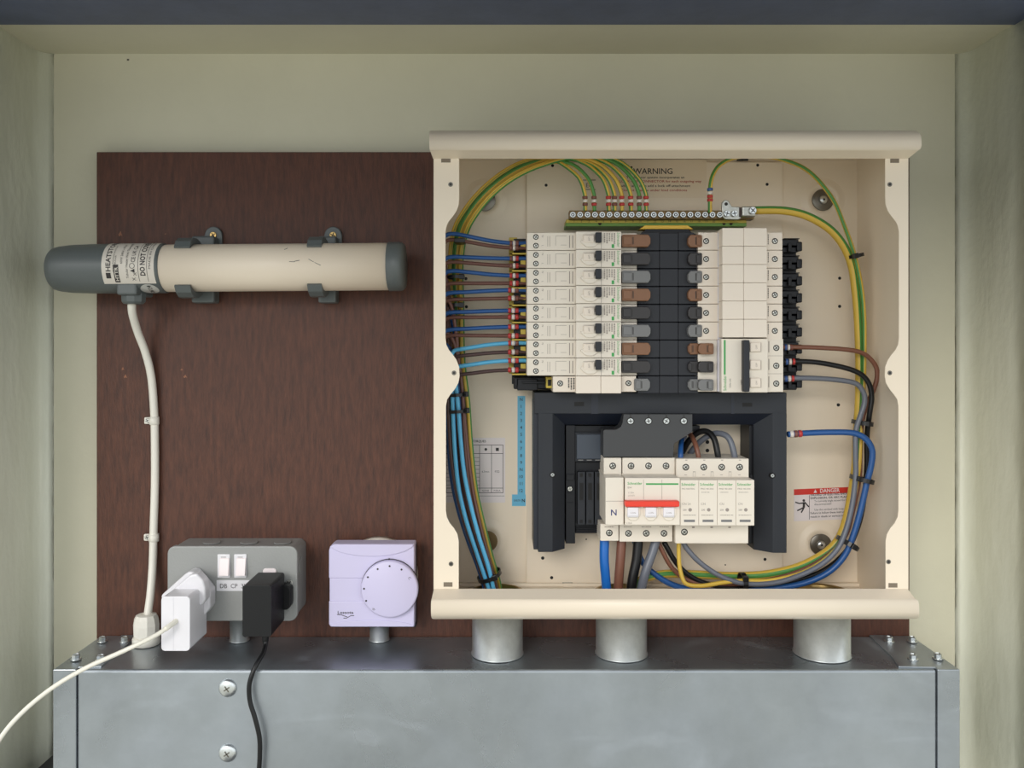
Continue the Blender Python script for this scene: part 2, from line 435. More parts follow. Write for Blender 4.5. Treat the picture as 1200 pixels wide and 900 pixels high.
# shallow folded strips at the top and bottom of the back
mb = MB(); mb.box((ex0+1.5, -9, BF+.1), (ex1-1.5, -2, BF+3.5), .5); emit('fold', mb, 'cream', enc)
def smooth_edge(seq):
    out = []
    for i in range(len(seq)):
        out.append(seq[i])
    return out
L_in = [(538, 180), (538, 232), (537.5, 240), (535, 247), (531, 253), (526, 259), (523.5, 264), (522, 271), (522, 396), (523, 404), (526, 410), (531, 416), (535, 422), (538, 430), (538.5, 441), (537, 449), (533, 456), (528, 462), (524, 468), (522.5, 476), (522.5, 598), (523.5, 606), (527, 613), (532, 619), (536, 626), (537.5, 634), (537.5, 700)]
R_in = [(1575.5-x, y) for x, y in L_in]
for inn, xo in ((L_in, 508.5), (R_in, 1064.5)):
    mb = MB(); poly = inn+[(xo, 700), (xo, 180)]
    q = [P(x, y, 109.5) for x, y in poly]; n = len(q)
    vs = [Vector((v.x, -109.5, v.z)) for v in q]+[Vector((v.x, -108.1, v.z)) for v in q]
    mb.solid(vs, [tuple(range(n)), tuple(range(2*n-1, n-1, -1))]+[(i, (i+1) % n, n+(i+1) % n, n+i) for i in range(n)])
    emit('front_flange', mb, 'cream', enc)
def rim(rows):
    mb = MB(); a = []; b = []
    for (y, z, xl, xr) in rows:
        a.append(P(xl, y, z)); b.append(P(xr, y, z))
    n = len(rows); va = [mb.bm.verts.new(v) for v in a]; vb = [mb.bm.verts.new(v) for v in b]
    for i in range(n):
        f = mb.bm.faces.new([va[i], va[(i+1) % n], vb[(i+1) % n], vb[i]]); f.smooth = 0 < i < n-1
    mb.bm.faces.new(va); mb.bm.faces.new(vb); bmesh.ops.recalc_face_normals(mb.bm, faces=mb.bm.faces)
    return mb
top_rows = [(186, 109.6, 507.5, 1064), (176.3, 124.5, 504, 1076), (174.6, 126, 503.5, 1078.5), (171, 126.8, 503.2, 1080), (165, 127, 503, 1080), (160, 126, 503, 1079.5), (156.5, 123.5, 503, 1078), (154, 119, 503.5, 1075), (153, 113, 504.5, 1071), (154, 104, 506, 1068), (158, 104, 507, 1067), (180, 108.5, 508, 1065)]
bot_rows = [(690, 109.6, 508.5, 1063.5), (702, 124.5, 505.8, 1073), (704, 126, 505.3, 1076), (708, 126.8, 505, 1077), (713, 127, 505, 1077.3), (718.5, 126, 505, 1077.3), (722, 123.5, 505.3, 1077), (724.5, 119, 506, 1075.5), (725.3, 113, 507, 1072), (724, 104, 508, 1067), (720, 104, 509, 1066), (695, 108.5, 509, 1065)]
emit('top_rim', rim(top_rows), 'cream', enc); emit('bottom_rim', rim(bot_rows), 'cream', enc)
mb = MB()
for x, y, w, h in ((522.5, 187.8, 5.5, 2.6), (1048.5, 188, 5.2, 2.8), (525, 685, 5.2, 2.6), (1046.5, 686, 5.2, 2.6)): mb.pb(x-w, y-h, x+w, y+h, 109, 109.7)
emit('slot', mb, 'cream_shadow', enc)
for x, y in ((528, 216), (532, 437), (528.5, 661), (1043, 216), (1043, 437), (1041.5, 658.5)):
    mb = MB(); mb.cylz(x, y, 109.2, 110, 2.2, 16); mb.cur = 1; mb.cylz(x, y, 109.8, 110.15, 1.2, 12, .05)
    emit('fixing_hole', mb, ['washer', 'recess'], enc)
for x, y, r, z in ((640, 217, 1.6, 6), (647.5, 194, 1.6, 6), (888, 193.5, 1.6, 6), (899, 216, 1.6, 6), (546, 326.5, 1.7, 2), (546.5, 359.5, 1.7, 2), (984, 326, 1.7, 2), (984, 359, 1.7, 2),
                   (547, 474, 1.7, 2), (636, 654, 1.8, 6), (646.5, 677, 1.7, 6), (896.5, 655.5, 1.6, 6), (785, 647, 2, 6), (982.5, 474.5, 1.8, 2), (687, 632, .8, 6), (850, 662, .8, 6), (829, 518, 2, 6), (829, 528, 2, 6), (740, 196, 1.2, 6)):
    mb = MB(); mb.cylz(x, y, z-.1, z+.15, r, 14, .05); emit('hole', mb, 'hole', enc)
mb = MB(); mb.pb(659, 683, 671, 686, 6, 7); emit('hanging_slot', mb, 'hole', enc)
mb = MB(); mb.pb(661, 684, 670, 688, 7, 10, .3); emit('hanging_tab', mb, 'cream', enc)
mb = MB(); mb.pb(864, 185, 877, 188, 6, 8); emit('hanging_slot', mb, 'hole', enc)
for i, (x, y) in enumerate(((568, 235), (964, 234.5), (961.5, 638), (571, 634))):
    c = P(x, y, 2); c.y = -2
    mb = MB(); mb.lathe(c, (0, -1, 0), [(24, -.05), (20.5, .4), (17.5, 1.7), (15.5, 2.0), (13.4, 1.2), (11.6, .0)], 48, cap=False); emit('dimple', mb, 'cream', enc)
    if i < 3:
        mb = MB(); mb.lathe(c, (0, -1, 0), [(11.4, 0), (11.4, 1.2), (11, 1.5), (3, 1.5)], 36); w = emit('washer', mb, 'washer', enc)
        mb = MB(); mb.lathe(c, (0, -1, 0), [(4.6, 1.4), (4.2, 2.8), (2.6, 3.8), (.1, 4)], 20); mb.cur = 1
        mb.lathe(c+Vector((0, -3.6, 0)), (0, -1, 0), [(1.3, 0), (1.2, .55)], 8, False); emit('screw', mb, ['bolt', 'recess'], w)
    else:
        mb = MB(); mb.lathe(c, (0, -1, 0), [(11, 0), (11, 1.2), (10.4, 1.4)], 30); emit('washer', mb, 'brass_dull', enc)
# brass bushes where conduits enter
for x, r in ((583, 25.3), (728, 25.3), (963, 27)):
    c = Vector(((x-VX)*k(51), -51, BF+.1))
    mb = MB(); mb.lathe(c, (0, 0, 1), [(r+3, 0), (r+3, 5), (r+1, 8), (r-2, 8.6), (r-3.4, 7), (r-3.4, .2)], 40)
    emit('bush', mb, 'brass', None, origin=c, label='brass conduit bush on board floor, %s of three' % {583: 'left', 728: 'middle', 963: 'right'}[x], cat='bush', group='brass bushes')

# ---- writing stuck to the back plate
wl = thing('warning_label', 'printed warning notice on cream back plate beneath the top rim', 'label', P(768, 210, 6.2))
mb = MB(); mb.pb(716, 187, 828, 232, 6.02, 6.12); emit('film', mb, mat('film', (226, 210, 186), .35), wl)
text(wl, 'WARNING', 765, 200.5, 6.2, 6.6, width=46, bold=.008)
text(wl, 'The isolator system incorporates an', 768, 207.8, 6.2, 2.7, width=68, bold=.01)
text(wl, 'LOCK-OFF CONNECTOR for each outgoing way', 774, 212.4, 6.2, 2.7, 'red_ink', width=96, bold=.01)
text(wl, 'which also is to add a lock off attachment', 768, 217.7, 6.2, 2.7, width=82, bold=.01)
text(wl, 'Do not operate under load conditions', 767, 222.8, 6.2, 2.7, 'red_ink', width=76, bold=.01)
mb = MB()
for y in (211, 222): dash(mb, 683, y-.4, 698, y+.4, 6.1)
emit('printed_line', mb, 'ink', wl)
mb = MB(); text_mb(mb, 'Eq', 690, 217, 6.1, 5); emit('lettering', mb, 'ink', wl)

dl = thing('danger_label', 'red and white danger sticker with falling figure, lower right of back panel', 'label', P(966, 590, 2.2))
def tilted(mb, x0, y0, x1, y1, z0, z1, t=-3.0/72):
    mb.prism([(x0, y0+(x0-930)*t), (x1, y0+(x1-930)*t), (x1, y1+(x1-930)*t), (x0, y1+(x0-930)*t)], z0, z1)
mb = MB(); tilted(mb, 930.5, 574, 1003, 611, 2.05, 2.25); emit('sticker_sheet', mb, 'sticker', dl)
mb = MB(); tilted(mb, 930.5, 573.5, 1003, 580.3, 2.1, 2.4); emit('red_band', mb, 'red_label', dl)
text(dl, '\u25b2DANGER' if False else 'DANGER', 972.5, 574.6, 2.4, 4.6, 'sticker', rot=2.4, width=23, bold=.02)
mb = MB(); mb.prism([(953.5, 577.6), (957.5, 577.4), (955.4, 573.4)], 2.4, 2.5); emit('warning_triangle', mb, 'sticker', dl)
mb = MB(); tilted(mb, 948.2, 581, 948.7, 609.5, 2.2, 2.35); emit('printed_line', mb, 'ink', dl)
mb = MB()
fig = [((932, 588.5), (937, 590.2)), ((937, 590), (942.5, 589.5)), ((943, 588.5), (948, 594)), ((942.2, 588.5), (942, 595)), ((941.5, 595), (934.3, 598.5)), ((942.2, 595), (939, 600.8))]
for (a, b) in fig:
    v = Vector((b[0]-a[0], b[1]-a[1])); nrm = Vector((-v.y, v.x)).normalized()*(1.3 if a[0] > 942 and a[1] < 589 and b[0] < 943 else .75)
    mb.prism([(a[0]+nrm.x, a[1]+nrm.y), (b[0]+nrm.x, b[1]+nrm.y), (b[0]-nrm.x, b[1]-nrm.y), (a[0]-nrm.x, a[1]-nrm.y)], 2.2, 2.45)
mb.cylz(942, 586.6, 2.2, 2.45, 1.4, 12, .05)
emit('falling_figure', mb, 'ink', dl)
for s_, y, w, x, b_ in (('HAZARD OF ELECTRIC SHOCK,', 581.3, 47, 949.5, .02), ('EXPLOSION, OR ARC FLASH', 585, 45, 949.5, .02), ('To correctly single exceed the board', 588.5, 43, 954, 0), ('disconnected?', 592.2, 20, 954, 0),
                        ('Use the earthed with keep IP', 598.5, 38, 954, 0), ('Failure to follow these instructions', 602.5, 46, 949.5, .01), ('result in death or serious injury', 606.8, 44, 949.5, .01)):
    text(dl, s_, x+0.3, y-1.2, 2.3, 2.3, 'ink', rot=2.4, width=w, bold=b_, align='L')

tl = thing('torque_table', 'pale printed torque table on back panel behind left cable bundle', 'label', P(565, 550, 2.2))
mb = MB(); mb.pb(523, 513, 592, 589, 2.05, 2.2); emit('sticker_sheet', mb, 'sticker', tl)
mb = MB()
for x in (523, 562, 576, 589.5): dash(mb, x-.3, 521.5, x+.3, 577.5, 2.2)
for y in (521.5, 531.5, 572, 577.5): dash(mb, 523, y-.3, 589.7, y+.3, 2.2)
dash(mb, 523, 581, 591, 581.4, 2.2)
for i in range(8): dash(mb, 523, 536+i*4.6, 562, 536.4+i*4.6, 2.2)
emit('table_grid', mb, 'ink', tl)
text(tl, 'S TORQUES', 560, 517, 2.2, 2.6, width=19, bold=.02)
text(tl, '6.5mm', 569, 552.6, 2.2, 2.2); text(tl, 'PZ2', 582.7, 552.6, 2.2, 2.4); text(tl, 'NONE', 569, 575, 2.2, 2, width=8); text(tl, 'PZ2A', 582.7, 575, 2.2, 2, width=8)
mb = MB(); mb.cylz(569.3, 526.6, 2.2, 2.4, 1.5, 12, .05); mb.pb(581, 524.8, 584.6, 528.5, 2.2, 2.4); emit('symbol', mb, 'ink', tl)

bt = thing('number_strip', 'narrow light blue tape strip numbered N 1 to 12 on back panel', 'label', P(610, 530, 4))
mb = MB(); mb.pb(606.5, 464, 615.5, 580, 2.05, 2.3); mb.pb(600, 579.5, 616, 593, 2.05, 2.35); emit('tape', mb, 'blue_tape', bt)
for i, s_ in enumerate(['N', '1', '2', '3', '4', '5', '6', '7', '8', '9', 'N', '10', '11', '12']):
    text(bt, s_, 610.7, 468+i*8.22, 2.3, 3.6, bold=.01)
text(bt, 'EARTH', 606.2, 586.5, 2.4, 2.4, width=7.5); text(bt, 'N', 613.3, 586.5, 2.4, 3.6, bold=.03)

# ------------------------------------------------------------------ busbar chassis (black pan the breakers clip to)
ROW0 = 108.7; PITCH = 17.27
def ry(r, z): return VY-(ROW0-PITCH*r)/k(z)       # photo y of row centre at depth z
ch = thing('busbar_chassis', 'black busbar pan assembly with tiled cover between the two breaker columns', 'busbar', P(780, 365, 6.2))
mb = MB(); mb.pb(640, 284, 915, 452, 6.2, 24); emit('pan', mb, 'black_plastic', ch)
mb = MB(); mb.pb(752, 277, 814, 460, 24, 66); emit('busbar_block', mb, 'black_plastic', ch)
zc = 78
for r in range(9):
    yc = ry(r, zc); h = PITCH/k(zc)/2
    for j, (xa, xb) in enumerate(((747.5, 772.8), (773.2, 794.8), (795.2, 818))):
        mb = MB(); xa2, xb2 = xa, xb
        y0 = yc-h+.4; y1 = yc+h-.3
        if r == 0 and j == 0: mb.prism([(xa+5, y0-1), (xb, y0-1), (xb, y1), (xa, y1), (xa, y0+3)], 64, zc, .5)
        elif r == 0 and j == 2: mb.prism([(xa, y0-1), (xb-6, y0-1), (xb, y0+3), (xb, y1), (xa, y1)], 64, zc, .5)
        else: mb.pb(xa, y0 if j == 1 else y0+.2, xb, y1, 64, zc, .5)
        emit('cover_tile', mb, 'charcoal', ch)
mb = MB(); mb.prism([(749, 268.6), (756, 264), (806, 264), (813, 268.6)], 56, 70, .6); emit('yellow_end_shield', mb, 'yellow_plastic', ch)
mb = MB(); mb.prism([(751, 274), (757, 268.4), (807, 268.4), (812, 274)], 56, 72, .4); emit('end_cap', mb, 'black_plastic', ch)
# right hand carrier terminals
mb = MB(); mb.pb(912, 281, 933, 457, 8, 30); emit('terminal_rail', mb, 'black_plastic', ch)
for r in range(9):
    yc = ry(r, 44)
    mb = MB(); mb.pb(916, yc-8, 936, yc-1, 26, 42, .6); mb.pb(916, yc+1, 934, yc+7, 26, 40, .5)
    mb.pb(934, yc-5.5, 940.5, yc+5.5, 20, 43, 1.2); mb.pb(919, yc-9.6, 937, yc-8.4, 22, 34, .2); mb.pb(924, yc-4, 928, yc+6, 30, 44.5, .4)
    emit('terminal_carrier', mb, 'black_plastic', ch)
# left hand terminal blocks, black with yellow dividers
mb = MB(); mb.pb(600, 283, 640, 450, 8, 26); emit('terminal_rail', mb, 'black_plastic', ch)
for r in range(8):
    yc = ry(r, 50); mb = MB()
    mb.pb(602, yc-8, 622, yc+8, 24, 44, .6); mb.pb(604, yc-6.5, 611, yc-3.5, 40, 47, .3); mb.pb(604, yc+3.5, 611, yc+6.5, 40, 47, .3)
    mb.cur = 1; mb.pb(600, yc+8.5, 620, yc+10.3, 24, 52, .3); mb.pb(610, yc-3, 616, yc+3, 40, 50, .6); mb.pb(596.5, yc-9.5, 606, yc+9, 22, 40, .4)
    emit('terminal_block', mb, ['black_plastic', 'bar_yellow'], ch)
mb = MB(); mb.pb(602, 442, 642, 456, 14, 44, 1); mb.pb(606, 444, 630, 457.5, 14, 48, .8); mb.pb(603, 443, 606, 452, 20, 50, .4); mb.pb(612, 447, 640, 449.5, 40, 50.5, .4)
emit('terminal_block', mb, 'black_plastic', ch)
mb = MB(); mb.pb(640, 442, 648, 455, 30, 60, .8); mb.cur = 1; mb.pb(642, 445, 646, 452, 58, 60.4); emit('yellow_terminal', mb, ['bar_yellow', 'hole'], ch)

# ------------------------------------------------------------------ RCBOs
ORD = ['first', 'second', 'third', 'fourth', 'fifth', 'sixth', 'seventh', 'eighth', 'ninth']
CLIPS = ['brown', 'black', 'grey']
def clip(parent, r, x0, x1, zf, seam, flip=False, wide=7.2, tip='l'):
    yc = ry(r, zf); mb = MB(); c = 2.2; w = wide
    if tip == 'r': poly = [(x0, yc-w+1), (x0+1.5, yc-w), (x1-c*1.3, yc-w), (x1, yc-w*.45), (x1, yc+w*.45), (x1-c*1.3, yc+w), (x0+1.5, yc+w), (x0, yc+w-1)]
    else: poly = [(x0+c*1.3, yc-w), (x1-1.5, yc-w), (x1, yc-w+1), (x1, yc+w-1), (x1-1.5, yc+w), (x0+c*1.3, yc+w), (x0, yc+w*.45), (x0, yc-w*.45)]
    mb.prism(poly, zf-22, zf, .7)
    for s_ in (0,):
        a, b = (x0+1, seam-.8) if abs(seam-x0) < abs(x1-seam) else (seam+.8, x1-1)
        mb.pb(a+.6, yc-w*.72, b-.6, yc+w*.72, zf-2, zf+1.2, .6)
    mb.cur = 1; mb.pb(seam-.45, yc-w*.6, seam+.45, yc+w*.6, zf-.5, zf+.15)
    return emit('busbar_clip', mb, ['clip_'+CLIPS[r % 3], 'recess'], parent)
def make_rcbo():
    yc = ry(0, 88); h = PITCH/k(88)/2-.25
    t = thing('circuit_breaker', '', 'circuit breaker', Vector((P(680, 0, 88).x, -24, ROW0)), 'white circuit breakers left of busbar')
    y78 = ry(0, 80); h78 = PITCH/k(80)/2-.25
    mb = MB(); mb.pb(617.5, y78-h78, 676, y78+h78, 26, 80, .5); emit('terminal_housing', mb, 'white_plastic', t)
    mb = MB(); mb.pb(675, yc-h, 728, yc+h, 26, 88, .5); emit('front_body', mb, 'white_plastic', t)
    mb = MB(); y70 = ry(0, 77); h70 = PITCH/k(77)/2-.3; mb.pb(727, y70-h70, 746.5, y70+h70, 26, 77, .4); emit('busbar_foot', mb, 'white_plastic', t)
    for dy in (-5.2, 5.0): term(t, 628, y78+dy, 80, 2.75)
    # toggle rocker
    mb = MB(); mb.prism([(680, yc+1.5), (684, yc+5.5), (688, yc+8), (695, yc+8), (699, yc+5.5), (702, yc+1.5), (699, yc-1), (683, yc-1)], 87.5, 90, .7); emit('rocker', mb, 'white_plastic', t)
    mb = MB(); mb.pb(684, yc-6.2, 696.5, yc+2.8, 87, 90.8, .6); emit('toggle', mb, 'white_cap', t)
    mb = MB(); mb.pb(698.2, yc-9.6, 705.2, yc+2.2, 87, 95, .8); emit('toggle_handle', mb, 'charcoal', t)
    mb = MB(); text_mb(mb, 'OFF', 690.3, yc-1.7, 90.85, 2, rot=-90)
    dash(mb, 704.4, yc-h+.4, 704.9, yc+h-.4, 88); dash(mb, 683.5, yc-6.6, 697, yc-6.2, 88)
    emit('printing', mb, 'faint_ink', t)
    text(t, 'Schneider', 724.8, yc-.5, 88, 3.2, 'green_ink', rot=-90, width=17)
    mb = MB(); mb.pb(716.8, yc+4.6, 719.8, yc+9, 88, 88.15); emit('green_mark', mb, 'green_ink', t)
    mb = MB(); fineprint(mb, 707, yc-8.5, 721.5, yc+4.5, 88, True, 5); emit('printing', mb, 'faint_ink', t, kind='stuff')
    mb = MB()
    for x in (667, 670.6): dash(mb, x, y78-7, x+1.0, y78+7.5, 80)
    for x in (641.6, 644): dash(mb, x, y78-6, x+.5, y78+6, 80)
    dash(mb, 651, y78-6.6, 664, y78-6.2, 80); dash(mb, 657, y78+4, 664, y78+4.4, 80); dash(mb, 651, y78-6, 651.4, y78+5, 80)
    text_mb(mb, 'N', 636, y78-6, 80, 2.4, rot=-90); text_mb(mb, 'L', 636, y78+5, 80, 2.4, rot=-90)
    emit('wiring_diagram', mb, 'faint_ink', t)
    return t
RB = ['left column, top breaker with brown busbar clip', 'left column, second breaker down with black clip', 'left column, third breaker down with grey clip', 'left column, fourth breaker down with brown clip',
      'left column, fifth breaker down with black clip', 'left column, sixth breaker down with grey clip', 'left column, seventh breaker down with brown clip', 'left column, bottom breaker above the blank module']
p0 = make_rcbo(); rc = [p0]
for r in range(1, 8): rc.append(copy_tree(p0, (0, 0, -PITCH*r)))
for r, o in enumerate(rc):
    o['label'] = 'white circuit breaker, '+RB[r]
    clip(o, r, 729, 762.5, 86, 742 if r % 3 != 1 else 741, tip='r')
# blank module at the bottom of the left column
t = thing('blanking_module', 'white blank module with one screw each side below left breaker column', 'blank module', Vector((P(690, 0, 80).x, -24, ROW0-8*PITCH)))
mb = MB(); mb.pb(648, 441, 676, 459.5, 30, 80, .5); emit('terminal_housing', mb, 'white_cap', t)
mb = MB(); mb.pb(675, 440.8, 704, 461, 30, 90, .5); emit('blank_cap', mb, 'white_cap', t)
mb = MB(); mb.pb(704.3, 440.8, 728, 461, 30, 90, .5); emit('blank_cap', mb, 'white_cap', t)
mb = MB(); mb.pb(728.2, 440.8, 745.5, 459.2, 30, 79, .5); emit('terminal_housing', mb, 'white_cap', t)
term(t, 656.5, 449.3, 80, 2.9); term(t, 736.5, 449, 79, 2.9)
mb = MB(); fineprint(mb, 665, 443, 674, 457, 80, True, 3); emit('printing', mb, 'ink', t, kind='stuff')
clip(t, 8, 743.5, 762, 82, 752, tip='r')

# ------------------------------------------------------------------ blanks on the right
def make_blank():
    t = thing('blanking_module', '', 'blank module', Vector((P(866, 0, 88).x, -24, ROW0)), 'white blank modules right of busbar')
    y = ry(0, 82); h = PITCH/k(82)/2-.25
    mb = MB(); mb.pb(818, y-h, 847, y+h, 26, 82, .5); emit('terminal_housing', mb, 'white_cap', t)
    mb = MB(); mb.pb(898, y-h, 917, y+h, 26, 82, .5); emit('terminal_housing', mb, 'white_cap', t)
    y9 = VY-(ROW0+2)/k(96); h9 = PITCH/k(96)/2-.15
    for a, b in ((846.5, 871.3), (871.6, 898.8)):
        mb = MB(); mb.pb(a, y9-h9, b, y9+h9, 26, 96, .45); emit('blank_cap', mb, 'white_cap', t)
    mb = MB(); mb.pb(841, y-h+.4, 846.3, y+h-.4, 80, 82.2); emit('label_strip', mb, 'label_tint', t)
    term(t, 827.5, y, 82, 2.9); term(t, 908, y, 82, 2.9)
    mb = MB(); fineprint(mb, 841.3, y-7, 845.5, y+8, 82.3, True, 1); fineprint(mb, 899.5, y-8, 901, y+8, 82, True, 1); emit('printing', mb, 'ink', t, kind='stuff')
    return t
b0 = make_blank(); bl = [b0]
for r in range(1, 6): bl.append(copy_tree(b0, (0, 0, -PITCH*r)))
for r, o in enumerate(bl):
    o['label'] = 'white blank module in right column, %s from the top' % ORD[r]
    clip(o, r, 806.5, 823, 84, 815.5, tip='l')

# ------------------------------------------------------------------ three pole breaker
t = thing('three_pole_breaker', 'white three-pole breaker with grey lever bar and green stripe', 'circuit breaker', Vector((P(866, 0, 88).x, -24, ROW0-7*PITCH)))
mb = MB(); mb.pb(818, 397.5, 846, 459, 26, 80, .6); emit('terminal_housing', mb, 'white_plastic', t)
mb = MB(); mb.pb(899, 397.2, 918, 459.5, 26, 82, .6); emit('terminal_housing', mb, 'white_plastic', t)
mb = MB(); mb.pb(845.5, 396.8, 900, 460, 26, 92, .7); emit('front_body', mb, 'white_plastic', t)
mb = MB(); mb.pb(841, 398, 846, 459, 79, 84, .6); emit('label_strip', mb, 'label_tint', t)
mb = MB(); mb.pb(871.5, 398.5, 878.8, 459.3, 90, 99, 1); emit('lever_bar', mb, 'charcoal', t)
mb = MB(); mb.pb(848.3, 398.5, 850.4, 439, 92, 92.15); emit('green_stripe', mb, 'green_ink', t)
text(t, 'Schneider', 849.4, 448.8, 92, 3.4, 'green_ink', rot=90, width=18, bold=.01)
mb = MB(); text_mb(mb, 'C60a C63', 855.5, 449, 92, 1.8, rot=90); text_mb(mb, '24405', 868.6, 448, 92, 1.8, rot=90); emit('lettering', mb, 'ink', t)
mb = MB()
for yy in (407, 427.5, 448):
    dash(mb, 900.5, yy-7, 901.5, yy+6, 82)
for yy in (417, 438): dash(mb, 900, yy-.2, 917, yy+.2, 82)
emit('printing', mb, 'faint_ink', t)
for i in range(3):
    yy = 406.7+20.9*i
    mb = MB(); mb.pb(879.3, yy-5.5, 892, yy+5.5, 91, 95, .8); emit('toggle', mb, 'white_cap', t)
    mb = MB(); text_mb(mb, 'OFF', 886.5, yy, 95, 2, rot=90); dash(mb, 891.6, yy-5.5, 892.1, yy+5.5, 95); emit('printing', mb, 'faint_ink', t)
    term(t, 909.7, yy+1, 82, 3.0)
    clip(t, 6+i, 806.5, 819, 82, 812, tip='l', wide=6.6)
    clip(t, 6+i, 818.5, 836.5, 88, 829, tip='l', wide=6.6)

# ------------------------------------------------------------------ incomer frame
fr = thing('incomer_frame', 'dark grey plastic frame around main switch, marked L1 L2 L3', 'frame', P(774, 555, 6.2))
Z1 = 58
mb = MB()
mb.prism([(626, 460), (922, 460), (922, 485), (626, 485)], 8, Z1, .8); emit('top_bar', mb, 'frame_grey', fr)
def bevel_post(xo, xi_f, xi_b, y0, y1, outer):
    # post: flat outer face and an inward sloping inner face
    mb = MB(); a = P(xo, y0, Z1); b = P(xi_f, y1, Z1); c = P(xi_b, y0, Z1)
    q = [(a.x, -8), (a.x, -Z1), (b.x, -Z1), (c.x, -(Z1-14)), (c.x, -8)]
    n = 5; vs = [Vector((x, y, a.z)) for x, y in q]+[Vector((x, y, b.z)) for x, y in q]
    mb.solid(vs, [tuple(range(n)), tuple(range(2*n-1, n-1, -1))]+[(i, (i+1) % n, n+(i+1) % n, n+i) for i in range(n)], .5)
    return mb
emit('left_post', bevel_post(630.5, 647.5, 663, 484, 647, 0), 'frame_grey', fr)
mb = MB(); mb.pb(625.3, 470, 631, 644, 8, Z1-4, .4); emit('side_lip', mb, 'frame_dark', fr)
emit('right_post', bevel_post(922, 906, 888, 484, 648, 1), 'frame_grey', fr)
mb = MB(); a = P(648, 484, Z1); b = P(906, 497, Z1-14)
vs = [Vector((P(648, 484, Z1).x, -Z1, P(0, 484, Z1).z)), Vector((P(906, 484, Z1).x, -Z1, P(0, 484, Z1).z)), Vector((P(888, 0, Z1).x, -(Z1-14), P(0, 499, Z1).z)), Vector((P(663, 0, Z1).x, -(Z1-14), P(0, 499, Z1).z))]
vs += [Vector((v.x, -10, v.z)) for v in vs]
mb.solid(vs, [(0, 1, 2, 3), (4, 5, 6, 7), (0, 1, 5, 4), (1, 2, 6, 5), (2, 3, 7, 6), (3, 0, 4, 7)]); emit('inner_chamfer', mb, 'frame_dark', fr)
mb = MB(); mb.pb(693, 461, 701, 485, Z1-.5, Z1+.2); mb.pb(857, 461, 860.5, 485, Z1-.5, Z1+.2); emit('joint', mb, 'frame_dark', fr)
mb = MB(); mb.pb(673, 471, 684.5, 476, Z1, Z1+.2); mb.pb(870, 472, 881.5, 476.5, Z1, Z1+.2); emit('latch_slot', mb, 'hole', fr)
for s_, x in (('N', 726), ('L1', 751), ('L2', 780), ('L3', 810)): text(fr, s_, x, 470.5, Z1, 5, 'frame_dark', bold=.01)
mb = MB(); text_mb(mb, 'Schneider', 650, 467.5, Z1, 3.4, bold=.01, width=28); text_mb(mb, 'Electric', 655, 472.5, Z1, 3.4, width=22); emit('lettering', mb, 'frame_dark', fr)
mb = MB(); text_mb(mb, 'ISOBAR', 904, 467.5, Z1, 3.2, width=20); emit('lettering', mb, 'frame_dark', fr)
for x in (635.7, 914):
    mb = MB()
    y = 488
    while y < 620:
        w = random.uniform(5, 22); dash(mb, x-1.6, y, x-1.2, y+w, Z1); dash(mb, x+.4, y+1, x+.8, y+w*.8, Z1); y += w+5
    emit('embossed_marks', mb, 'frame_dark', fr, kind='stuff')
for x, y in ((647.5, 556.5), (905.5, 557.5)):
    mb = MB(); mb.cylz(x, y, Z1-6, Z1+.2, 3.0, 18); emit('screw_recess', mb, 'hole', fr); screw(fr, x, y, Z1+.9, 1.8, 'bolt', .8)
for xa, xb in ((663, 674), (878, 888)):
    mb = MB(); mb.pb(xa, 498, xb, 637, 8, 40, .5); mb.pb(xa+1, 556, xb-1, 563, 38, 42, .3); mb.pb(xa+1.5, 578, xb-2, 579, 40, 41); mb.pb(xa+1.5, 589, xb-2, 590, 40, 41); emit('inner_column', mb, 'black_plastic', fr)
screw(fr, 668, 573, 42.5, 2.4, 'screw_metal', 2)
mb = MB(); mb.pb(663, 499, 820, 506, 8, 36); emit('rear_bridge', mb, 'black_plastic', fr)
# cover plate with four screws
cp = thing('terminal_cover', 'dark grey stepped cover plate with four bright screws above main switch', 'cover', P(760, 510, 60))
mb = MB(); mb.prism([(731, 485.3), (811.5, 485.3), (811.5, 506), (804, 511), (790, 520), (789, 535.5), (707, 535.5), (707, 505), (709, 503.5), (722, 503.5), (727.5, 500.5), (729.5, 496)], 44, 68, .5)
emit('plate', mb, 'cover_grey', cp)
for x in (739, 760, 781, 801.5):
    mb = MB(); mb.cylz(x, 493.5, 66, 68.2, 3.7, 20, .05); mb.pb(x-.6, 486, x+.6, 490, 66, 68.15); emit('screw_recess', mb, 'recess', cp); screw(cp, x, 493.5, 69.3, 2.9, 'bolt', 1.2)
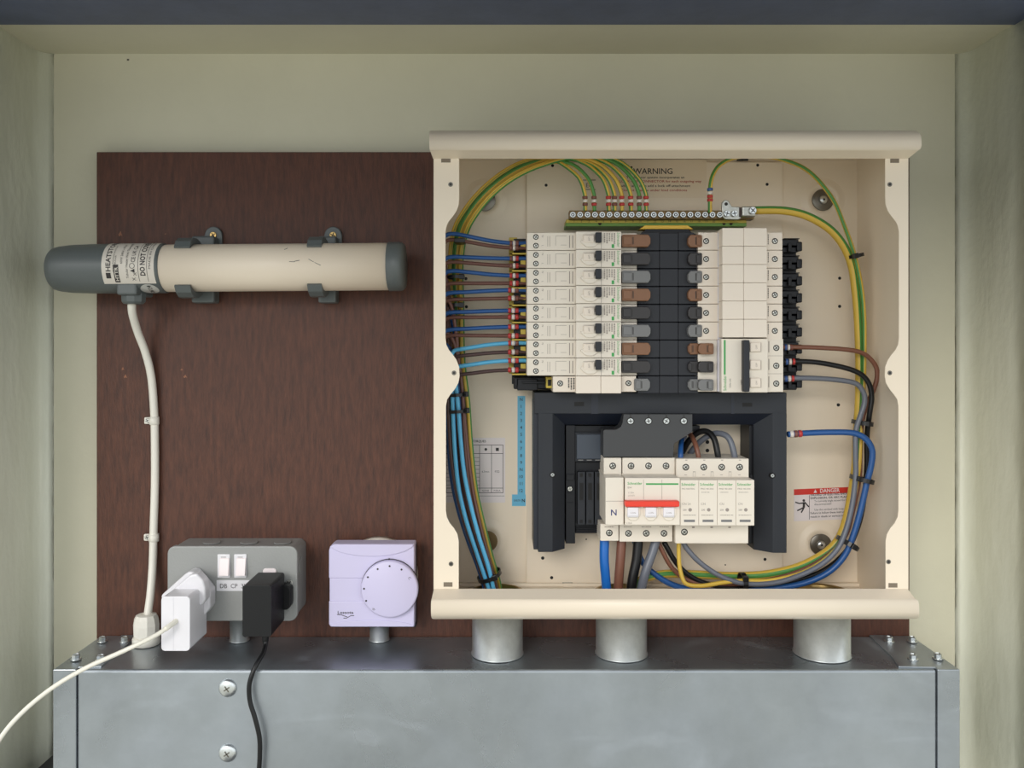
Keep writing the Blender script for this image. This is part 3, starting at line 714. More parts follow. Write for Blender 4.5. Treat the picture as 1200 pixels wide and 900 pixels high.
# connector block left of the switch
cb = thing('connector_block', 'black slotted connector block with slate plate, left of the N terminal', 'terminal block', P(692, 565, 8))
mb = MB(); mb.pb(673.5, 506.5, 709, 541, 8, 38, .4); emit('frame', mb, 'frame_grey', cb)
mb = MB(); mb.pb(676, 509, 709, 538, 36, 41, .5); emit('slate_plate', mb, 'slate', cb)
mb = MB(); mb.pb(674, 541, 709, 625, 8, 34, .5)
for x in (677.5, 687.5, 697.5): mb.pb(x-.3, 540, x+6, 541.2, 38, 40, .2)
for i in range(4): mb.pb(675, 617+i*2, 707, 618+i*2, 33, 36, .2)
emit('base', mb, 'black_plastic', cb)
mb = MB()
for x in (677.5, 687.5, 697.5): dash(mb, x, 538.6, x+6, 539.8, 41.6)
emit('contact_edge', mb, 'clip_grey', cb)
for i in range(3):
    x = 677+10.1*i
    mb = MB(); mb.pb(x, 553, x+8.8, 615, 30, 42, .5); s = emit('fuse_way', mb, 'frame_grey', cb)
    mb = MB(); mb.pb(x+2.2, 566, x+6.6, 586, 41.9, 42.2); mb.pb(x+2.4, 554.5, x+6, 559, 41.9, 42.2); mb.pb(x+2.4, 609, x+6, 613, 41.9, 42.2); emit('slot', mb, 'hole', s)
# main switch: neutral terminal
nb = thing('neutral_terminal', 'narrow white terminal module marked with a blue N', 'terminal', P(717, 585, 40))
mb = MB(); mb.pb(707.5, 536.5, 728.3, 560, 30, 66, .7); emit('upper_housing', mb, 'white_plastic', nb); term(nb, 718, 546, 66, 3.3)
mb = MB(); mb.pb(709.5, 559.5, 731, 615.5, 30, 90, .8); emit('front_body', mb, 'white_plastic', nb)
mb = MB(); mb.pb(703.5, 614, 725, 634, 30, 64, .7); emit('lower_housing', mb, 'white_plastic', nb); term(nb, 714, 624.5, 64, 3.3)
mb = MB(); dash(mb, 710, 587, 731, 587.5, 90); fineprint(mb, 708.5, 616.5, 720, 618.3, 64, rows=1); emit('printing', mb, 'faint_ink', nb)
text(nb, 'N', 719.3, 600.5, 90, 7, 'blue_ink', bold=.012)
# main switch
ms = thing('main_switch', 'white three-pole main switch with bright red lever bar', 'switch', P(762, 585, 40))
mb = MB(); mb.pb(729.5, 536.5, 791, 560.5, 30, 66, .7); emit('upper_housing', mb, 'white_plastic', ms)
mb = MB(); mb.pb(732.5, 560, 797, 615.5, 30, 92, .8); emit('front_body', mb, 'white_plastic', ms)
mb = MB(); mb.pb(726, 614, 788.3, 635, 30, 64, .7); emit('lower_housing', mb, 'white_plastic', ms)
for i in range(3): term(ms, 739.5+20.5*i, 546, 66, 3.3); term(ms, 736.5+20.8*i, 625, 64, 3.3)
mb = MB(); mb.pb(732.6, 587.3, 796.5, 594.3, 90, 99, 1.2); emit('lever_bar', mb, 'red_lever', ms)
mb = MB(); mb.pb(757, 566.3, 795, 568.2, 92, 92.15); emit('green_stripe', mb, 'green_ink', ms)
text(ms, 'Schneider', 744, 566.4, 92, 3.2, 'green_ink', width=17, bold=.012)
mb = MB(); text_mb(mb, 'ISW', 738, 571.3, 92, 2, bold=.01); text_mb(mb, 'I.125A', 739.5, 577.3, 92, 1.8); text_mb(mb, 'U.415V', 740, 580.7, 92, 1.8)
text_mb(mb, '125A', 737.5, 613, 92, 2.2)
fineprint(mb, 731, 616.7, 744, 618.2, 64, rows=1); fineprint(mb, 752, 616.7, 764, 618.2, 64, rows=1); fineprint(mb, 773, 616.7, 785, 618.2, 64, rows=1)
emit('lettering', mb, 'faint_ink', ms)
mb = MB()
for x in (754, 775.5): dash(mb, x, 562, x+.4, 585, 92)
emit('joint', mb, 'faint_ink', ms)
for i in range(3):
    x = 742+21*i; 
    mb = MB(); mb.prism([(x-9, 594.5), (x+9, 594.5), (x+9, 603), (x+6, 608), (x+3, 610.5), (x-3, 610.5), (x-6, 608), (x-9, 603)], 91, 93.6, .9); rk = emit('rocker', mb, 'white_plastic', ms)
    mb = MB(); mb.pb(x-6.5, 594.5, x+6.5, 606.5, 93, 96, .8); tg = emit('toggle', mb, 'white_gloss', ms)
    mb = MB(); text_mb(mb, 'I-ON', x, 601, 96, 1.8, width=6); dash(mb, x-5.5, 604.8, x+6, 605.2, 96); emit('lettering', mb, 'faint_ink', tg)
# surge protection device
sp = thing('surge_protector', 'white four-module surge protector right of the main switch', 'surge protector', P(840, 585, 40))
mb = MB(); mb.pb(792.5, 537.5, 877.5, 562, 30, 70, .6); emit('upper_housing', mb, 'white_plastic', sp)
mb = MB(); mb.pb(791.5, 614, 877, 637, 30, 70, .6); emit('lower_housing', mb, 'white_plastic', sp)
for i in range(4):
    x0 = 797.3+21.75*i
    mb = MB(); mb.prism([(x0, 562.5+.6*i*0), (x0+21.5, 562.5), (x0+21.5, 616), (x0, 616)], 30, 90, .5); pm = emit('plug_in_module', mb, 'white_plastic', sp)
    text(pm, 'Schneider', x0+9.5, 567.6, 90, 3.1, 'green_ink', width=16.5, bold=.012, name='lettering')
    mb = MB()
    text_mb(mb, 'PRD NEUTRAL' if i == 0 else 'PRD 40-350', x0+9.5, 572.8, 90, 1.7, width=15, bold=.01)
    text_mb(mb, 'CN 24' if i == 0 else 'CN', x0+(7 if i == 0 else 5), 590.5, 90, 2.6)
    text_mb(mb, '230', x0+5, 597.5, 90, 2, bold=.02); mb.cylz(x0+11.5, 597.5, 90, 90.15, 1.7, 14, .05)
    fineprint(mb, x0+3, 603, x0+19, 604.4, 90, rows=1)
    if i: fineprint(mb, x0+3, 576.3, x0+16, 577.5, 90, rows=1)
    emit('printing', mb, 'faint_ink', pm)
    mb = MB(); mb.pb(x0+4.3, 609, x0+17, 611.8, 90, 90.15); emit('indicator_window', mb, 'clip_grey', pm)
    term(sp, 803.7+21*i, 547.5, 70, 3.3)
term(sp, 802, 623.5, 70, 3.3)
mb = MB()
for x in (813.5, 834.5, 855.5): dash(mb, x-1.5, 552.5, x+1.5, 553.2, 70); dash(mb, x-1.5, 553, x-1.2, 558.5, 70); dash(mb, x+1.2, 553, x+1.5, 558.5, 70)
for i in range(4): dash(mb, 802+21*i, 556.3, 805+21*i, 556.8, 70); dash(mb, 803+21*i, 538.8, 805.5+21*i, 539.6, 70)
for x in (812.5, 834, 855): dash(mb, x-1.5, 617, x+1.5, 618.8, 70)
emit('printing', mb, 'faint_ink', sp)

# ------------------------------------------------------------------ earth bar
eb = thing('earth_bar', 'brass earth bar with a row of screws on green and yellow strip', 'earth bar', P(775, 252, 30))
mb = MB(); mb.pb(663, 261.2, 875, 265.2, 8, 34, .3); emit('green_strip', mb, 'bar_green', eb)
mb = MB(); mb.pb(663.5, 257.2, 874.8, 261.2, 8, 35, .3); emit('yellow_strip', mb, 'bar_yellow', eb)
mb = MB(); mb.pb(667, 246.5, 884, 257, 30, 42, .8); emit('bar', mb, 'brass_dull', eb)
for i in range(21):
    x = 671.3+8.62*i
    mb = MB(); mb.cylz(x, 251.5, 41, 45, 3.15, 18, .5); mb.cur = 1; mb.cylz(x, 251.5, 44.5, 45.05, 1.9, 8, .02); mb.cur = 0; mb.cylz(x, 251.5, 44.5, 45.3, 1.0, 6, .1)
    emit('screw', mb, ['bolt', 'recess'], eb)
mb = MB()
for i in range(20):
    x = 671.3+8.62*i; text_mb(mb, str(i+1), x+1.5, 259.3, 35.1, 2.4)
emit('lettering', mb, 'ink', eb)
mb = MB()
for x in (703, 848.5, 856.8): mb.cylz(x, 262, 34, 34.3, 1.7, 14, .05)
emit('hole', mb, 'hole', eb)
mb = MB(); mb.prism([(846, 243), (846, 238), (848, 235), (851, 234), (854, 235.5), (856, 239), (858, 242), (868, 242.5), (868.5, 256), (865, 257.5), (850, 257), (847, 254)], 42, 46, .6)
emit('lug_plate', mb, 'clamp', eb)
mb = MB(); mb.cylz(851, 239, 46, 46.3, 1.7, 14, .05); emit('hole', mb, 'recess', eb)
for x in (852.3, 861): screw(eb, x, 250, 49, 3.2, 'bolt', 3)
mb = MB(); mb.pb(870, 241.5, 885.5, 253.5, 34, 52, 1.2); mb.cur = 1; mb.pb(866.5, 243, 870.5, 254, 36, 47, .4); emit('cable_clamp', mb, ['clamp', 'w_dbrown'], eb)
screw(eb, 882.5, 246.5, 55, 3.6, 'bolt', 4)

# ------------------------------------------------------------------ cables
def cable(P_, r, m, label, group=None, stripe=None, n=10, sub=6, name='cable', cat='cable', twist=0):
    mb = MB(); mb.tube(pts(*P_), r, n, stripe=stripe, sub=sub, twist=twist)
    return emit(name, mb, m, None, origin=P(*P_[0]), label=label, cat=cat, group=group)
def sleeves(o, p, q, r, cols):                       # coloured marker rings between two photo points
    a, b = P(*p), P(*q); n = len(cols)
    for i, c in enumerate(cols):
        mb = MB(); s0_ = a.lerp(b, (i+.06)/n); s1_ = a.lerp(b, (i+.94)/n)
        ax = (s1_-s0_); L = ax.length
        mb.lathe(s0_, ax, [(r*.8, 0), (r, L*.15), (r, L*.85), (r*.8, L)], 12); emit('marker_sleeve', mb, 'sleeve_'+c, o)
GY = ['w_green', 'w_yellow']
rows_b = [(285, 274), (303, 301), (323, 317.5), (340, 343), (364, 366), (383, 386), (402, 409), (422.5, 429)]
rows_n = [(290.5, 281), (311.5, 307), (332, 332), (349.5, 351), (371.5, 372), (393.5, 393), (412.5, 417), (433.5, 439)]
def bund(y, u, z):
    ctl = [(270, 525), (400, 528), (450, 534), (500, 537), (560, 542), (600, 550), (640, 561), (672, 572), (705, 580)]
    for (ya, xa), (yb, xb) in zip(ctl, ctl[1:]):
        if y <= yb:
            x = xa+(xb-xa)*(y-ya)/(yb-ya); break
    sp_ = 1.0 if y < 600 else 1-.25*(y-600)/105
    return (x+u*sp_, y, z)
slots = []
for r in range(8):
    if r < 6:
        ub = [-12, -9, -6.5, 4.5, -11, 2][r]; zb = [34, 40, 36, 38, 46, 44][r]
        un = [-4, 1, 6, -8, 8, -1][r]; zn = [42, 36, 42, 50, 47, 50][r]
        if r in (2, 4): zn = 52
    else:
        ub = [-5.5, 2.5][r-6]; zb = [59, 60][r-6]; un = [-9.5, -1][r-6]; zn = [57, 54][r-6]
    for which in (0, 1):
        ye, yl = (rows_b if which == 0 else rows_n)[r]
        u, z = (ub, zb) if which == 0 else (un, zn)
        nm = 'blue' if which == 0 else 'brown'
        m = 'w_blue' if which == 0 else 'w_brown'
        if r >= 6: m = 'w_lblue' if which == 0 else 'w_dbrown'; nm = 'light blue' if which == 0 else 'dark brown'
        xs = 548 if r < 6 else 552
        path = [(619, ye, 48), (600, ye, 50), (575, ye+(yl-ye)*.25, 52), (xs, ye+(yl-ye)*.75, 54), (531 if r < 6 else 541, yl, 54), (522 if r < 6 else 532, yl+2.5, 53)]
        yy = yl+(26 if r < 6 else 20); path.append((518 if r < 6 else 527, yl+12, (z+53)/2))
        path.append(bund(yy, u*.6-2, z)); yy += 28
        while yy < 700:
            path.append(bund(yy, u+1.2*math.sin(yy*.02+r*2+which), z)); yy += 38
        path.append(bund(704, u*.8, z))
        o = cable(path, 2.1 if which == 0 else 1.9, m, '%s cable entering the %s left-hand breaker from the left bundle' % (nm, ORD[r]), 'cables feeding the left breaker column', sub=5)
        cl = {0: ['brown', 'white', 'brown'], 1: ['brown', 'white', 'red'], 2: ['red', 'white', 'red'], 3: ['red', 'white', 'brown'], 4: ['red', 'white', 'red'], 5: ['red', 'white', 'red'], 6: ['red', 'white', 'brown'], 7: ['red', 'white', 'red']}[r]
        sleeves(o, (595 + (r < 3)*2, ye, 50), (608, ye, 50), 2.75, cl)
# earth wires arcing to the left bundle
ends = [686, 696.5, 713.5, 720.5, 729, 739.5, 749.5, 757.5]
ew = ['first', 'second', 'third', 'fourth', 'fifth', 'sixth', 'seventh', 'rightmost']
for i, ex in enumerate(ends):
    t = i/7; z = 34+(i % 3)*5
    st = {0: (0, 1, 9, 2, 3), 1: (7,), 2: (0, 1, 2, 9, 3), 3: (0, 9, 1, 2), 4: (0, 1, 2, 9, 8), 5: (9, 0, 1, 2), 6: (1,), 7: (9,)}[i]
    o_ = (i % 4)/3.0*1.0
    off = lambda a, b: a+(b-a)*((i*3 % 8)/7)
    path = [(ex, 247, 43), (ex-.5, 236, 44), (ex-1, 226, 45), (ex-8-2*t, 208, 46), (ex-26-6*t, 193-4*t, 46)]
    if i > 3: path.append((ex-62, 183.5, 45))
    if i < 2: path.append((648-4*i, 188.5+i, 44))
    elif i < 4: path.append((662, 186, 44))
    path += [(off(618, 632), off(188, 195), z+6), (off(590, 601), off(201, 210), z+4), (off(564, 577), off(222, 229), z), (off(544, 558), off(246, 252), z), (off(531, 546), off(272, 276), z-6), (off(527, 541), 310, z-10), (off(530, 542), 360, z-12), (off(533, 543), 420, z-12)]
    for y_ in (470, 520, 570, 610, 650, 680): path.append(bund(y_, off(6.5, 13.5) if y_ < 640 else off(8, 13), 30+(i % 3)*4))
    path.append(bund(704, 9+i*.3, 34+i))
    o = cable(path, 2.0, GY, 'green and yellow earth wire at the left of the earth bar, %s of eight' % ew[i], 'earth wires arcing to the earth bar', stripe=st)
    cols = [['brown', 'white', 'brown'], ['brown', 'white', 'red'], ['red', 'white', 'red'], ['brown', 'white', 'brown'], ['red', 'white', 'red'], ['red', 'white', 'red'], ['brown', 'white', 'brown'], ['red', 'white', 'red']][i]
    sleeves(o, (ex-.6, 229.5, 45), (ex-.2, 241.5, 44), 2.75, cols)
# right bundle
cable([(884, 246.5, 45), (920, 247, 43), (950, 255, 42), (978, 274, 42), (996, 304, 40), (1003, 345, 40), (1006.5, 400, 38), (1007, 460, 38), (1004, 510, 38), (1001, 560, 40), (985, 628, 40), (950, 658, 40), (905, 672, 38), (860, 675, 36), (810, 673, 34), (775, 673, 36), (748, 682, 42), (737, 704, 50)],
      4.1, ['w_yellow', 'w_green'], 'thick green and yellow earth cable from clamp at right of earth bar', stripe=(9, 10), n=12, twist=.2)
o = cable([(832, 249, 43), (832, 236, 45), (832, 222, 46), (835, 206, 46), (844, 193, 45), (862, 184.5, 44), (890, 183, 43), (917, 187, 42), (948, 201, 41), (975, 232, 41), (990, 266, 44), (1001, 298, 45), (1009, 335, 45), (1012.5, 370, 45), (1013, 410, 44), (1012, 450, 44), (1009, 500, 46), (1005, 560, 50), (991, 622, 55), (982, 640, 58), (962, 659, 60), (935, 673, 60), (900, 680.5, 60), (870, 680.5, 60), (845, 683, 60), (822, 686.5, 60), (804, 684, 57), (797.5, 670, 54), (795.5, 652, 52), (795.5, 634, 52)],
          2.15, ['w_yellow', 'w_green'], 'thin green and yellow wire from earth bar down right side to surge protector', stripe=(7, 8), twist=.66)
sleeves(o, (832, 220, 46), (832, 236.5, 45), 2.9, ['blue', 'white', 'red', 'red'])
o = cable([(918, 407, 46), (935, 406.8, 48), (960, 407.5, 50), (995, 410, 52), (1013, 415, 53), (1025, 427, 53), (1028, 440, 52), (1024, 456, 50), (1016, 474, 47), (1010, 496, 46), (1008, 530, 46), (1007, 560, 49), (999, 600, 52), (988, 632, 50), (955, 661, 50), (905, 679, 48), (850, 685, 46), (812, 682, 46), (788, 666, 46), (771, 635, 46)],
          2.3, 'w_tan', 'brown cable looping from top pole of the three-pole breaker', 'cables on the right side')
sleeves(o, (919, 407, 46), (929, 407, 47), 3.1, ['blue', 'white', 'brown'])
o = cable([(918, 424, 46), (935, 423.5, 48), (960, 425, 50), (990, 431, 52), (1008, 438, 54), (1018, 449, 55), (1021.5, 465, 55), (1019, 485, 54), (1016, 510, 48), (1016, 545, 46), (1013, 580, 46), (1006, 615, 47), (990, 648, 46), (958, 672, 46), (905, 686, 46), (860, 689, 46), (822, 682, 46), (796, 664, 46), (778, 635, 46)],
          2.6, 'w_black', 'black cable looping from middle pole of the three-pole breaker', 'cables on the right side')
sleeves(o, (920, 424, 46), (932, 423.7, 47.5), 3.2, ['blue', 'white', 'red'])
o = cable([(918, 444, 46), (935, 443, 48), (960, 443.5, 50), (988, 446, 53), (1004, 450, 55), (1012, 460, 56), (1013, 472, 56), (1008, 488, 56), (1003, 505, 56), (1002.5, 530, 57), (1002.5, 560, 58), (998, 595, 60), (990, 625, 61), (980, 645, 62), (960, 663, 63), (930, 677, 63), (900, 684, 62), (868, 683, 61), (842, 674, 58), (820, 659, 55), (805, 643, 53), (800, 634, 52)],
          2.6, 'w_grey', 'grey cable from bottom pole of three-pole breaker round to surge protector', 'cables on the right side')
sleeves(o, (919, 444, 46), (931, 443.5, 47.5), 3.2, ['blue', 'white', 'red'])
o = cable([(923, 509, 52), (945, 507.5, 52), (975, 506.5, 55), (1000, 507.5, 58), (1014, 514, 60), (1022, 527, 61), (1021, 545, 61), (1016, 565, 60), (1008, 600, 60), (999, 630, 60), (989, 652, 59), (970, 671, 57), (940, 684, 54), (900, 690, 50), (860, 692.5, 46), (820, 692, 44), (790, 686, 42), (766, 672, 40), (752, 657, 38), (744, 634, 38)],
          3.0, 'w_blue', 'blue cable curving from right of frame down to bottom edge', 'cables on the right side')
o_b = o
sleeves(o, (925, 508.8, 52), (940, 508, 52), 3.6, ['white', 'brown', 'red'])
# thick supply tails
gt = 'thick supply cables below the main switch'
cable([(708.5, 632, 48), (708, 655, 50), (710, 680, 51), (712, 706, 51)], 4.7, 'w_mblue', 'thick bright blue cable below the N terminal', gt, n=16)
cable([(728.5, 632, 48), (727, 655, 50), (725, 680, 51), (724, 706, 51)], 4.7, 'w_tan', 'thick brown cable below the first pole of main switch', gt, n=16)
cable([(748, 632, 48), (746, 655, 50), (741, 680, 52), (738, 706, 52)], 4.9, 'w_black', 'thick black cable below the middle pole of main switch', gt, n=16)
cable([(769, 632, 50), (765, 646, 52), (756, 672, 56), (748, 706, 54)], 4.5, 'w_grey', 'thick grey cable slanting below third pole of main switch', gt, n=16)
# loops over the surge protector
gs = 'short wires looping into top of surge protector'
cable([(797.5, 545, 58), (797.5, 533, 60), (798, 521, 50), (800, 513, 34), (802, 512, 20)], 2.6, 'w_blue', 'short blue wire into top left of surge protector', gs, n=12)
cable([(819.5, 546, 58), (818, 532, 60), (814, 518, 54), (808, 508, 40), (800, 502, 24)], 2.4, 'w_tan', 'short brown wire into top of surge protector', gs, n=12)
cable([(842.5, 546, 56), (841, 532, 58), (837, 515, 54), (829, 506, 48), (818, 507, 42), (806, 518, 36), (797, 536, 28)], 3.0, 'w_black', 'short black wire arching into top of surge protector', gs, n=12)
cable([(861.5, 546, 56), (860.5, 533, 58), (855, 515, 54), (846, 508.5, 48), (834, 509, 40), (820, 518, 32), (808, 532, 24)], 3.0, 'w_grey', 'short grey wire arching into top of surge protector', gs, n=12)
# ties
def tie(px, py, z, ang, hw, hd, bw, label, head=0):
    """band round a bundle: ang = bundle direction in the picture (deg from vertical), hw half width px, hd half depth mm"""
    t = thing('cable_tie', label, 'cable tie', P(px, py, z), 'black cable ties')
    kk = k(z); d = Vector((math.sin(math.radians(ang)), 0, math.cos(math.radians(ang)))); u = Vector((d.z, 0, -d.x)); w = Vector((0, -1, 0))
    c = P(px, py, z); mb = MB(); n = 24; R = []
    for (s_, e_) in ((-bw/2, 0), (-bw/2, 1.1), (bw/2, 1.1), (bw/2, 0)):
        R.append([mb.bm.verts.new(c+d*s_+u*(hw*kk+e_)*math.cos(2*math.pi*i/n)+w*(hd+e_)*math.sin(2*math.pi*i/n)) for i in range(n)])
    for a in range(4):
        for i in range(n):
            f = mb.bm.faces.new([R[a][i], R[a][(i+1) % n], R[(a+1) % 4][(i+1) % n], R[(a+1) % 4][i]]); f.smooth = False
    bmesh.ops.recalc_face_normals(mb.bm, faces=mb.bm.faces); emit('band', mb, 'tie_black', t)
    hp = c+u*head*kk*hw+w*hd*math.sqrt(max(0, 1-head*head))+w*1.5; mb = MB()
    ax = [u*2.6, d*2.6, w*2.2]; vs = [hp+ax[0]*a+ax[1]*b+ax[2]*g for g in (-1, 1) for a, b in ((-1, -1), (1, -1), (1, 1), (-1, 1))]
    mb.solid(vs, [(0, 1, 2, 3), (4, 5, 6, 7), (0, 1, 5, 4), (1, 2, 6, 5), (2, 3, 7, 6), (3, 0, 4, 7)], .5)
    emit('head', mb, 'tie_black', t)
tie(1003, 300, 43, -12, 7.5, 8, 3.4, 'black cable tie on earth cables, highest at the right', -.6)
tie(1010.5, 495.5, 46, 8, 9.5, 14, 4.2, 'black cable tie just above the blue cable at the right', -.85)
tie(1010, 561.5, 50, 14, 11, 16, 4.2, 'black cable tie above and right of the danger sticker', -.8)
tie(993, 636.5, 53, 32, 11.5, 14, 4.4, 'black cable tie near right steel washer at lower right', 0)
tie(870.5, 681.5, 54, 90, 9, 11, 4.6, 'black cable tie on the bundle along bottom edge', -.7)
tie(536, 462, 45, -4, 12, 20, 3.2, 'black cable tie on left bundle, upper of the close pair', .9)
tie(537, 481, 45, -4, 12, 20, 3.2, 'black cable tie on left bundle, lower of the close pair', .9)
tie(573.5, 674, 46, -20, 13.5, 18, 3.8, 'black cable tie at foot of the left bundle', .5)
mb = MB(); mb.pb(532, 279, 545, 284, 40, 58, .6); emit('cable_tie', mb, 'tie_black', None, label='black tie end behind the topmost brown wire at left', cat='cable tie', group='black cable ties')
tie(534, 325, 38, 0, 9.5, 10, 3, 'black cable tie behind the third blue wire at left', .8)
tie(534, 358, 38, 0, 9, 10, 3.4, 'black cable tie behind the fourth brown wire at left', .8)

# ------------------------------------------------------------------ tubular heater
HA, HB = P(63, 315.5, 40), P(475, 312.3, 40); hax = (HB-HA).normalized(); HL = (HB-HA).length
ht = thing('tubular_heater', 'white tubular heater with grey end caps clipped across the brown board', 'heater', (HA+HB)/2)
def at(px): return (P(px, 0, 40).x-HA.x)/hax.x
mb = MB(); mb.lathe(HA, hax, [(16, 0), (19.5, .8), (21.5, 3), (22.8, 8), (24.2, 20), (24.9, 40), (25.2, at(131)), (25.2, at(194)), (24.2, at(196)), (23, at(196))], 56)
emit('end_housing', mb, 'heater_grey', ht)
mb = MB(); mb.lathe(HA, hax, [(23.9, at(194)), (23.9, at(457))], 56); emit('tube', mb, 'heater_tube', ht)
mb = MB(); mb.lathe(HA, hax, [(24, at(455.5)), (24.8, at(456)), (24.8, at(469)), (24.2, at(472)), (22, at(474.6)), (.1, at(475))], 48)
for i in range(40):
    a = 2*math.pi*i/40; w = Vector((0, -math.cos(a), math.sin(a))); c = HA+hax*at(462.5)+w*24.9
    s_ = hax.cross(w)
    if a > math.pi: pass
emit('end_cap', mb, 'heater_grey', ht)
def on_tube(u_ax, ang, r):                          # ang 0 faces viewer, + upward
    up = Vector((0, 0, 1)); up = (up-hax*up.dot(hax)).normalized()
    return HA+hax*u_ax+Vector((0, -1, 0))*math.cos(ang)*r+up*math.sin(ang)*r
def patch(u0, u1, a0, a1, r, m, name, nu=2, na=24, parent=None, th=.25):
    mb = MB(); g = [[mb.bm.verts.new(on_tube(u0+(u1-u0)*i/nu, a0+(a1-a0)*j/na, r)) for j in range(na+1)] for i in range(nu+1)]
    for i in range(nu):
        for j in range(na):
            f = mb.bm.faces.new([g[i][j], g[i][j+1], g[i+1][j+1], g[i+1][j]]); f.smooth = True
    return emit(name, mb, m, parent or ht)
A0, A1 = math.radians(-42), math.radians(100)
lb = patch(at(133), at(192.5), A0, A1, 25.35, 'silver_label', 'rating_label')
def ctext(s_, px, a_start, h_px, width_deg=None, m='ink', bold=0):
    mb = MB(); r = 25.5; ux = at(px)
    base_a = math.radians(a_start)
    def fn(u, w): return on_tube(ux-w, base_a+u/r, r)
    wpx = None if width_deg is None else math.radians(width_deg)*r/k(40)
    text_mb(mb, s_, 0, 0, 40, h_px, width=wpx, bold=bold, fn=fn, align='L')
    return emit('lettering', mb, m, lb)
ctext('HEATSTORE', 140.5, -12, 5.4, 92, bold=.02)
ctext('www.heatstore.co.uk', 146, -14, 1.8, 70)
ctext('TUBULAR', 148.6, -5, 1.8, 30)
ctext('60W 240V~ IPX4', 155.5, 5, 2.6, 55)
ctext('Tubular Heater With Thermostat', 161.5, -28, 2.8, 98)
ctext('DO NOT COVER', 179.5, -22, 5.6, 98, bold=.03)
ctext('MADE IN CHINA', 187.5, -7, 2.4, 80)
ctext('CE UK CA', 168.8, 8, 4.6, 48, bold=.01)
patch(at(137.5), at(143), math.radians(-28), math.radians(-15), 25.45, 'ink', 'logo_square', parent=lb)
patch(at(146.5), at(152.3), math.radians(-38), math.radians(3), 25.45, 'ink', 'logo_plate', parent=lb)
mb = MB(); text_mb(mb, 'HTTR', 0, 0, 40, 3.6, fn=lambda u, w: on_tube(at(149.6)-w, math.radians(-34)+u/25.6, 25.6), align='L', bold=.02, width=math.radians(32)*25.5/k(40)); emit('lettering', mb, 'silver_label', lb)
for px, a in ((167, -34), (169, -22)):
    mb = MB(); text_mb(mb, '\u2716' if False else 'X', 0, 0, 40, 4, fn=lambda u, w: on_tube(at(px+1.5)-w, math.radians(a)+u/25.5, 25.5), align='L'); emit('symbol', mb, 'ink', lb)
mb = MB()
for j in range(24):
    a = 2*math.pi*j/24; b = 2*math.pi*(j+1)/24
    vv = [mb.bm.verts.new(on_tube(at(167.8)+math.cos(q)*rr, math.radians(0)+math.sin(q)*rr/25.5, 25.5)) for q, rr in ((a, 2.2), (b, 2.2), (b, 2.7), (a, 2.7))]; mb.bm.faces.new(vv)
vv = [mb.bm.verts.new(on_tube(at(167.8)+x, math.radians(-11)+y/25.5, 25.5)) for x, y in ((2.4, -2), (2.4, 2), (-2.2, 0))]; mb.bm.faces.new(vv)
emit('symbol', mb, 'ink', lb)
for px in (174.2, 184.2): patch(at(px), at(px+.5), A0+.1, A1, 25.45, 'ink', 'printed_line', parent=lb)
# small round date sticker on underside
mb = MB(); c = at(181.5)
vv = [mb.bm.verts.new(on_tube(c+9*math.cos(a), math.radians(-62)+8.2*math.sin(a)/25.4, 25.4)) for a in [2*math.pi*j/28 for j in range(28)]]
ctr = mb.bm.verts.new(on_tube(c, math.radians(-62), 25.6))
for j in range(28): mb.bm.faces.new([vv[j], vv[(j+1) % 28], ctr])
ds = emit('date_sticker', mb, 'silver_round', ht)
mb = MB(); text_mb(mb, '06/24', 0, 0, 40, 5, fn=lambda u, w: on_tube(c+1-w, math.radians(-76)+u/25.7, 25.75), align='L', width=15); emit('lettering', mb, 'ink', ds)
mb = MB(); c = P(154.5, 343, 46)
mb.box((c.x-10, -58, c.z-3), (c.x+10, -18, c.z+10), 2)
mb.lathe(Vector((c.x, -42, c.z+0)), (0, 0, -1), [(11.6, 0), (11.8, 5), (11.4, 9), (9.5, 11), (5.5, 11.6), (5, 9)], 10, False); emit('cable_outlet', mb, 'heater_grey', ht)
mb = MB()
for (x0, y0, x1, y1) in ((339, 295.4, 342.5, 293.6), (346, 310.3, 352.5, 310.6), (352, 310, 358, 308.8), (368, 307.4, 374, 311), (375, 311.5, 382, 315)):
    n_ = 3
    def pt(x, y): return on_tube(at(x), math.asin(max(-1, min(1, ((314-y)*k(55))/24))), 24.05)
    a = pt(x0, y0); b = pt(x1, y1); d_ = Vector((0, 0, .25))
    vv = [mb.bm.verts.new(v) for v in (a-d_, b-d_, b+d_, a+d_)]; mb.bm.faces.new(vv)
emit('scratch', mb, 'ink', ht)
